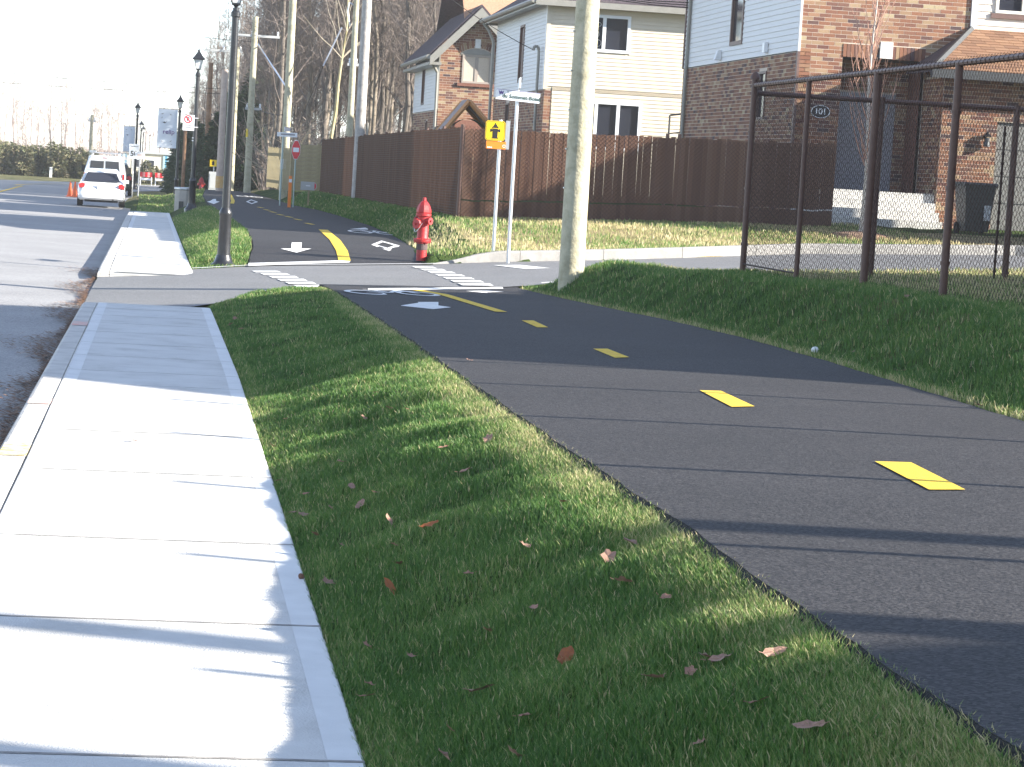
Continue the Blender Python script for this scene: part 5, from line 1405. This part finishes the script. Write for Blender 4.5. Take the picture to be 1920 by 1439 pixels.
def van():
    x = at(198, 330, 124)[0]
    v = root('parked_van', (x, 123., zroad(124)+.045), 'white cargo van with roof rack parked ahead of a white hatchback', 'van')
    def sv(y, w, wt, zb, zt): return [(-w+.08,y,zb),(w-.08,y,zb),(w,y,zb+.1),(w,y,1.05),(w-.05,y,1.3),(wt,y,zt-.08),(wt-.1,y,zt),(-wt+.1,y,zt),(-wt,y,zt-.08),(-w+.05,y,1.3),(-w,y,1.05),(-w,y,zb+.1)]
    MB().loft([sv(0,.93,.72,.4,1.88), sv(.06,.96,.76,.38,1.93), sv(1.5,.98,.8,.36,1.96), sv(3.6,.98,.8,.36,1.95), sv(4.3,.97,.7,.38,1.6), sv(4.7,.95,.8,.4,1.12), sv(5.4,.9,.7,.42,1.02)]).build('body', CARW, v, True)
    for s in (-1, 1):
        a, b = (.04, .70) if s > 0 else (-.70, -.04)
        MB().add([(a,-.012,1.22),(b,-.012,1.22),(b*(.93 if s>0 else 1)-(0 if s>0 else 0),-.012,1.70),(a,-.012,1.70)] if s > 0 else [(a,-.012,1.22),(b,-.012,1.22),(b,-.012,1.70),(a*.93,-.012,1.70)], [(0,1,2,3)]).build('rear_window', GLASSD, v)
        MB().box(s*.9-.05,s*.9+.05,-.03,.06,.85,1.12).build('tail_light', TAILR, v)
        MB().box(s*1.08-.12,s*1.08+.12,4.05,4.2,1.12,1.42).build('mirror', SIGNK, v)
        for y in (1.1, 4.4): wheel(v, s*.85, y, .36, .24)
        r = MB(); r.tube((s*.62,.3,1.92),(s*.62,.3,2.08),.025,None,6); r.tube((s*.62,2.6,1.94),(s*.62,2.6,2.08),.025,None,6); r.tube((s*.62,.1,2.08),(s*.62,3.,2.08),.025,None,6); r.build('roof_rack', GALV, v)
    r = MB()
    for y in (.3,1.4,2.6): r.tube((-.72,y,2.08),(.72,y,2.08),.028,None,6)
    r.build('rack_bars', GALV, v); MB().box(-.74,-.45,.15,2.4,2.09,2.17).build('ladder', GALV, v)
    MB().box(-.95,.95,-.1,.05,.42,.58).build('bumper', GALV, v); MB().box(-.1,.1,-.02,.03,1.84,1.87).build('brake_light', TAILR, v)
van()
GREENC = mat('dark_green_paint', (.02,.04,.03), None, rough=.3, coat=.4)
cr2 = car((-2.5, 131.5, zroad(132)+.045), 'dark green car mostly hidden ahead of the white van', GREENC); cr2.scale = (1.05,1,1.05)
for x, y in ((131,369),(140,370)):
    p = hit(x, y, lambda X, Y: zroad(Y)+.03); cn = root('traffic_cone', tuple(p), 'orange traffic cone with white band on the road beside the hatchback', 'cone', 'pair of traffic cones')
    MB().box(-.18,.18,-.18,.18,-.01,.035).build('base', CONEO, cn); MB().lathe([(.14,.03),(.03,.68),(.02,.7)], (0,0,0), 14).build('body', CONEO, cn, True); MB().lathe([(.098,.27),(.072,.43)], (0,0,0), 14).build('white_band', SIGNW, cn, True)
for x, lb in ((-1.25, 'red and white road barricade left of the other one'), (-.22, 'red and white road barricade nearer the relip banner lamp')):
    b = root('road_barricade', (x, 181., -1.), lb, 'barricade')
    for k in range(5): MB().box(-.42+.17*k,-.26+.17*k,-.02,.02,.62,.95).build('striped_board', SIGNR if k % 2 == 0 else mat('barricade_pink', (.75,.3,.28), None), b)
    for s in (-.38,.38): MB().box(s-.03,s+.03,-.15,.15,-.05,.62).build('leg', SIGNW, b)
    MB().box(-.4,.4,-.02,.02,.4,.55).build('lower_board', SIGNW, b)
p = at(95, 330, 196); mk = root('marker_post', (p[0], p[1], -1.), 'white marker post at the far road bend before the hedge', 'post'); MB().box(-.1,.1,-.05,.05,-.1,.75).build('blade', SIGNW, mk); MB().box(-.08,.08,-.056,-.052,.55,.68).build('reflector', METALB, mk)
# the far commercial building
def shed():
    b = root('blue_building', (-6.5, 262., -1.2), 'low cream and blue striped commercial building far behind the lamps', 'building')
    MB().box(0,13.,0,12.,0,2.25).build('wall', mat('cream_wall', (.62,.56,.46), None), b); MB().box(-.2,13.2,-.2,12.2,2.25,2.4).build('roof', METALB, b)
    blu = mat('blue_cladding', (.06,.25,.38), None, rough=.5); lb = mat('pale_blue_cladding', (.35,.5,.58), None, rough=.5)
    for x0, x1 in ((.3,2.6),(6.3,12.8)):
        x = x0; k = 0
        while x < x1: MB().box(x,x+.2,-.08,-.01,.1,2.2).build('cladding_panel', blu if k % 2 else lb, b); x += .2; k += 1
    for x in (3.2,4.6): 
        w = MB().box(x,x+.9,-.05,-.01,.8,1.7).build('window', VINYLW, b); MB().box(x+.08,x+.82,-.06,-.052,.88,1.62).build('pane', GLASSD, w)
shed()

# ------------------------------------------------------------------ trees
def limb(mb, p, d, L, r, rng, segs=4, up=.25, n=5, wob=.18):
    pts = [np.array(p)]; rs = [r]; d = np.array(d)/np.linalg.norm(d)
    for k in range(segs):
        d = d+np.array([rng.gauss(0,wob), rng.gauss(0,wob), up*.4+rng.gauss(0,wob*.5)]); d /= np.linalg.norm(d)
        pts.append(pts[-1]+d*L/segs); rs.append(r*(1-.75*(k+1)/segs))
    mb.path(pts, rs, n); return pts, rs
def bare_tree(seed, H, r, nl, lo, twig, tm, bm, spread=.55, fine=6, twr=.009):
    rng = random.Random(seed); tr = MB(); cw = MB()
    n = 10; P = [np.array([0,0,-.3])]; x = y = 0.
    for k in range(1, n+1):
        x += rng.gauss(0, H*.008); y += rng.gauss(0, H*.008); P.append(np.array([x, y, H*k/n]))
    rs = [r*(1-.88*(k/n)**1.2)+.008 for k in range(n+1)]; rs[0] *= 1.3
    tr.path(P, rs, 9)
    for i in range(nl):
        t = lo+(1-lo)*(i+rng.random())/nl; k = min(n-1, int(t*n)); f = t*n-k; p = P[k]*(1-f)+P[k+1]*f; rr = (rs[k]*(1-f)+rs[k+1]*f)
        a = i*2.4+rng.uniform(-.5,.5); e = rng.uniform(.9, 2.1)
        L = H*(.42-.30*t)*spread/.55*rng.uniform(.7,1.2)
        pts, rr2 = limb(cw, p, (math.cos(a), math.sin(a), e), L, max(.010, rr*.36), rng)
        for j in range(fine):
            u = rng.uniform(.2, 1)*4; q = min(3, int(u)); pp = pts[q]*(1-(u-q))+pts[q+1]*(u-q)
            b = rng.uniform(0, 6.28); p2, _ = limb(cw, pp, (math.cos(b), math.sin(b), rng.uniform(.2,1.3)), L*rng.uniform(.25,.5), max(.008, rr2[q]*.45), rng, 3, .3, 4, .22)
            for w in range(twig):
                u2 = rng.uniform(.15, 1)*3; q2 = min(2, int(u2)); p3 = p2[q2]*(1-(u2-q2))+p2[q2+1]*(u2-q2); c = rng.uniform(0, 6.28)
                tl = L*rng.uniform(.12,.28); v = np.array([math.cos(c), math.sin(c), rng.uniform(.1,1.3)]); v /= np.linalg.norm(v)
                mdp = p3+v*tl*.5+np.array([rng.gauss(0,.03),rng.gauss(0,.03),.02]); cw.tube(p3, mdp, twr, twr*.8, 3, False); cw.tube(mdp, p3+v*tl, twr*.8, twr*.4, 3, False)
    return tr, cw
def tree_proto(name, label, group, *a, **k):
    t = root(name, (0,-500,-50), label, 'tree', group); tr, cw = bare_tree(*a, **k)
    tr.build('trunk', k.get('bm') or a[7], t, True); cw.build('crown', k.get('tm') or a[6], t)
    KIDS[t.name] = list(t.children); return t
class Pool:
    def __init__(s, protos): s.p = protos; s.used = set()
    def put(s, i, loc, rz, sc, label=None):
        p = s.p[i % len(s.p)]
        if p.name not in s.used:
            s.used.add(p.name); p.location = loc; p.rotation_euler = (0,0,rz); p.scale = (sc,sc,sc)
            if label: p['label'] = label
            return p
        return dup(p, loc, rz, sc, label)
MIDBARK = mat('mid_bark', (.16,.13,.10), (.28,.24,.19), 3, .95, .5, 20)
FL = 'tall bare tree trunk standing in the leafless wood behind the poles'
wood = Pool([tree_proto('bare_tree', FL, 'bare trees of the wood', 100+i, 14.+.8*i, .07+.010*i, 24, .2, 7, TWIG, BARK if i % 3 else MIDBARK, .34, 7, .0075) for i in range(6)])
rt = random.Random(5); n = 0; spots = []; scs = []
while len(spots) < 210:
    Y = rt.uniform(111, 168); px = rt.uniform(488, 960)
    if rt.random() < .16: px = rt.uniform(350, 490); Y = rt.uniform(165, 215)
    p = at(px, 340, Y); X = p[0]
    if X > 8.7 and Y < 106: continue
    if X < 22 and abs(Y-(124.5-.374*(X+2.7))) < 2.6: continue
    if any((X-a)**2+(Y-b)**2 < .7 for a, b in spots): continue
    spots.append((X, Y)); scs.append(rt.uniform(.75, 1.15) if px > 490 else (.34+.5*(px-350)/140)*rt.uniform(.8, 1.15)*Y/150)
for k, (X, Y) in enumerate(spots): wood.put(k, (X, Y, gz1(X, Y)-.1), rt.uniform(0, 6.28), scs[k])
def brush(name, n, px0, px1, d0, d1, hmin, hmax, m, label):
    V = []; 
    for k in range(n):
        d = R.uniform(d0, d1); p = at(R.uniform(px0, px1), 340, d)
        if d < 170 and p[0] < 14 and abs(p[1]-(124.5-.374*(p[0]+2.7))) < 2.4: continue
        z = gz1(p[0], p[1])-.05
        h = R.uniform(hmin, hmax); a = R.uniform(0, 6.28); l = h*R.uniform(.1,.9); w = R.uniform(.008,.022)
        b = np.array([p[0], p[1], z]); t = b+np.array([math.cos(a)*l, math.sin(a)*l, h]); mid = (b+t)/2+np.array([R.gauss(0,.12),R.gauss(0,.12),.1])
        V += [b+(w,0,0), b-(w,0,0), mid-(w*.7,0,0), mid+(w*.7,0,0), mid+(w*.7,0,0), mid-(w*.7,0,0), t-(w*.25,0,0), t+(w*.25,0,0)]
        for j in range(3):
            s0 = b+(t-b)*R.uniform(.3,.9); c = R.uniform(0,6.28); e = s0+np.array([math.cos(c)*.6,math.sin(c)*.6,R.uniform(.2,.7)])*h*.25; V += [s0+(0,0,.02), s0-(0,0,.02), e-(0,0,.008), e+(0,0,.008)]
    tag(link(name, npmesh(name, np.array(V), np.arange(len(V)).reshape(-1,4), m)), label, 'undergrowth', kind='stuff')
brush('undergrowth', 4200, 488, 960, 111, 165, .6, 3.8, TWIG, 'tangle of grey brown saplings and brush filling the wood')
brush('undergrowth', 1300, -30, 225, 205, 255, .8, 3.6, TWIG_HAZE, 'pale tangle of brush below the far tree line')
# a pale yellowish leaning trunk and slender stems at the wood's edge
yb = root('leaning_tree', (5.85, 93., .4), 'leaning yellowish sunlit tree trunk behind the brown fence', 'tree')
rngy = random.Random(3); tmb = MB(); P = [np.array(at(x, y, 93.2))-np.array((5.85,93.,.4)) for x, y in ((620,262),(630,205),(634,160),(641,110),(650,60),(652,10),(655,-60))]
tmb.path(P, [.07,.065,.055,.045,.035,.025,.015], 8); tmb.build('trunk', mat('yellow_bark', (.34,.28,.13), (.42,.37,.24), 4, .9), yb, True)
cmb = MB()
for i in range(14): 
    k = rngy.randint(2, 5); limb(cmb, P[k], (rngy.uniform(-1,1), rngy.uniform(-.5,.5), 1.), rngy.uniform(1.,2.6), .025, rngy)
cmb.build('crown', BARKL, yb)
# bare arching shrub between the poles
sh = root('bare_shrub', (4.6, 99., .3), 'bare arching shrub with pale stems left of the board fence', 'shrub')
rs_ = random.Random(9); stm = MB(); tw = MB()
for i in range(16):
    a = rs_.uniform(0, 6.28); pts, rr = limb(stm, (rs_.uniform(-.2,.2), rs_.uniform(-.2,.2), 0), (math.cos(a)*.8, math.sin(a)*.8, 1.1), rs_.uniform(2.2,4.2), .03, rs_, 5, .0, 5)
    for j in range(7):
        u = rs_.uniform(1, 4.9); q = int(u); pp = pts[q]*(1-(u-q))+pts[q+1]*(u-q); b = rs_.uniform(0, 6.28); limb(tw, pp, (math.cos(b), math.sin(b), .4), rs_.uniform(.5,1.3), .012, rs_, 3, .1, 4)
stm.build('stems', BARKL, sh); tw.build('twigs', BARKL, sh)
# far tree line across the bend
FR = 'thin bare tree in the hazy row behind the cedar hedge'
farp = Pool([tree_proto('bare_tree', FR, 'far tree line', 200+i, 7.2+.5*i, .06, 13, .3, 4, TWIG_HAZE, TWIG_HAZE, .6, 5, .010) for i in range(4)])
for k in range(50):
    px = -25+350*(k+rt.random())/50; Y = rt.uniform(212, 258)+(62 if px > 222 else 0); p = at(px, 330, Y)
    farp.put(k, (p[0], Y, -1.15), rt.uniform(0, 6.28), rt.uniform(.6, 1.12)*(1. if px < 222 else 1.05))
# young maple on the lawn
def sapling():
    g = gz1(13.5, 48.7); t = root('young_tree', (13.5, 48.7, g), 'slender young tree with upright reddish twigs on the lawn of house 101', 'tree')
    rng = random.Random(21); tr = MB(); cw = MB(); P = [np.array([.04*math.sin(k*.9), 0, .62*k]) for k in range(9)]; tr.path(P, [.05,.045,.042,.038,.034,.03,.024,.016,.008], 8); tr.build('trunk', mat('smooth_grey_bark', (.36,.32,.28), (.5,.46,.42), 6, .7), t, True)
    for i in range(26):
        k = rng.uniform(1.6, 7.); q = int(k); p = P[q]*(1-(k-q))+P[q+1]*(k-q); a = i*2.4; L = rng.uniform(.9,1.9)*(1.15-k/12)
        pts, rr = limb(cw, p, (math.cos(a)*.55, math.sin(a)*.55, 1.), L, .016, rng, 5, .5, 5, .07)
        for j in range(5): 
            u = rng.uniform(1, 4.9); s_ = int(u); pp = pts[s_]*(1-(u-s_))+pts[s_+1]*(u-s_); b = rng.uniform(0, 6.28); limb(cw, pp, (math.cos(b)*.5, math.sin(b)*.5, 1.), rng.uniform(.25,.6), .007, rng, 3, .4, 3, .06)
    cw.build('crown', mat('reddish_twig', (.32,.17,.13), (.45,.27,.2), 5, .8), t)
    mb = MB(); 
    mb.lathe([(.7,-.05),(.55,.06),(.3,.10),(.05,.12)], (0,0,0), 14); mb.build('mulch_ring', mat('mulch', (.16,.09,.06), (.3,.2,.13), 12, .95, .8, 30), t)
sapling()
# evergreens
def conifer(seed, H, rad_, nq, m, q=.12, taper=1.):
    rng = np.random.default_rng(seed); z = H*(1-rng.random(nq)**(.6))*.97+.15; ang = rng.uniform(0, 2*math.pi, nq)
    rr = rad_*(1-z/H)**taper*(.35+.65*rng.random(nq)**.5)*(1+.25*np.sin(z*6.+ang*3))
    C_ = np.stack([rr*np.cos(ang), rr*np.sin(ang), z-.25*rr], 1)
    d = np.stack([np.cos(ang), np.sin(ang), rng.uniform(-.5,.3,nq)], 1)+rng.normal(0,.3,(nq,3)); d /= np.linalg.norm(d,axis=1)[:,None]
    e = np.cross(d, rng.normal(0,1,(nq,3))); e /= np.linalg.norm(e,axis=1)[:,None]; s = q*rng.uniform(.5,1.3,nq)[:,None]
    V = np.stack([C_-e*s*.35, C_+d*s-e*s*.1, C_+d*s*1.3+e*s*.1, C_+e*s*.35],1).reshape(-1,3)
    return npmesh('foliage', V, np.arange(nq*4).reshape(-1,4), m, {'rnd': np.repeat(np.clip(rng.random(nq)*.8+.2*(rr/rad_),0,1), 4)})
def ever_proto(name, label, cat, group, seed, H, r_, nq, m, q, tp):
    t = root(name, (0,-500,-50), label, cat, group); MB().tube((0,0,-.2), (0,0,H*.9), .11, .02, 7).build('trunk', BARK, t); link('crown', conifer(seed, H, r_, nq, m, q, tp), t)
    KIDS[t.name] = list(t.children); return t
spr = Pool([ever_proto('evergreen_tree', 'dark green evergreen tree beside the utility poles', 'tree', 'dark evergreens at the wood edge', 30+i, 5.2+.6*i, 1.5, 5200, NEEDLE, .2, .7) for i in range(2)])
for k, (px, d, s) in enumerate(((405,131,.85),(428,133,1.0),(452,131,1.08),(470,136,1.18),(362,150,.9),(380,142,.75),(350,158,.9),(338,170,.8),(500,130,.6))):
    p = at(px, 345, d); spr.put(k, (p[0], p[1], gz1(p[0], p[1])-.1), rt.uniform(0,6), s)
ced = Pool([ever_proto('cedar_tree', 'olive green cedar in the far hedge at the road bend', 'tree', 'cedar hedge at the bend', 60+i, 2.1+.2*i, .75, 1500, CEDAR, .18, .45) for i in range(3)])
for k in range(34):
    px = -20+200*(k+rt.random()*.6)/34; Y = 202+rt.uniform(-1.5,4); p = at(px, 332, Y); ced.put(k, (p[0], Y, -1.05), rt.uniform(0,6), rt.uniform(.8,1.15))
for k in range(9):
    p = at(258+8*k, 332, 190+rt.uniform(-3,6)); ced.put(k, (p[0], p[1], -1.05), rt.uniform(0,6), rt.uniform(.45,.75), 'low brown shrub beyond the red barricades')

# ------------------------------------------------------------------ thin autumn haze
hz = MB().box(-402, 502, -62, 1402, -3., 24.).build('haze', None)
hm = bpy.data.materials.new('haze'); hm.use_nodes = True; nt = hm.node_tree; nt.nodes.clear()
vo = nt.nodes.new('ShaderNodeVolumePrincipled'); vo.inputs['Density'].default_value = .00042; vo.inputs['Color'].default_value = (1,1,1,1); vo.inputs['Anisotropy'].default_value = .2
ou = nt.nodes.new('ShaderNodeOutputMaterial'); nt.links.new(vo.outputs[0], ou.inputs['Volume']); hz.data.materials.append(hm)
tag(hz, 'thin pale haze over the street and the far trees', 'haze', kind='stuff')
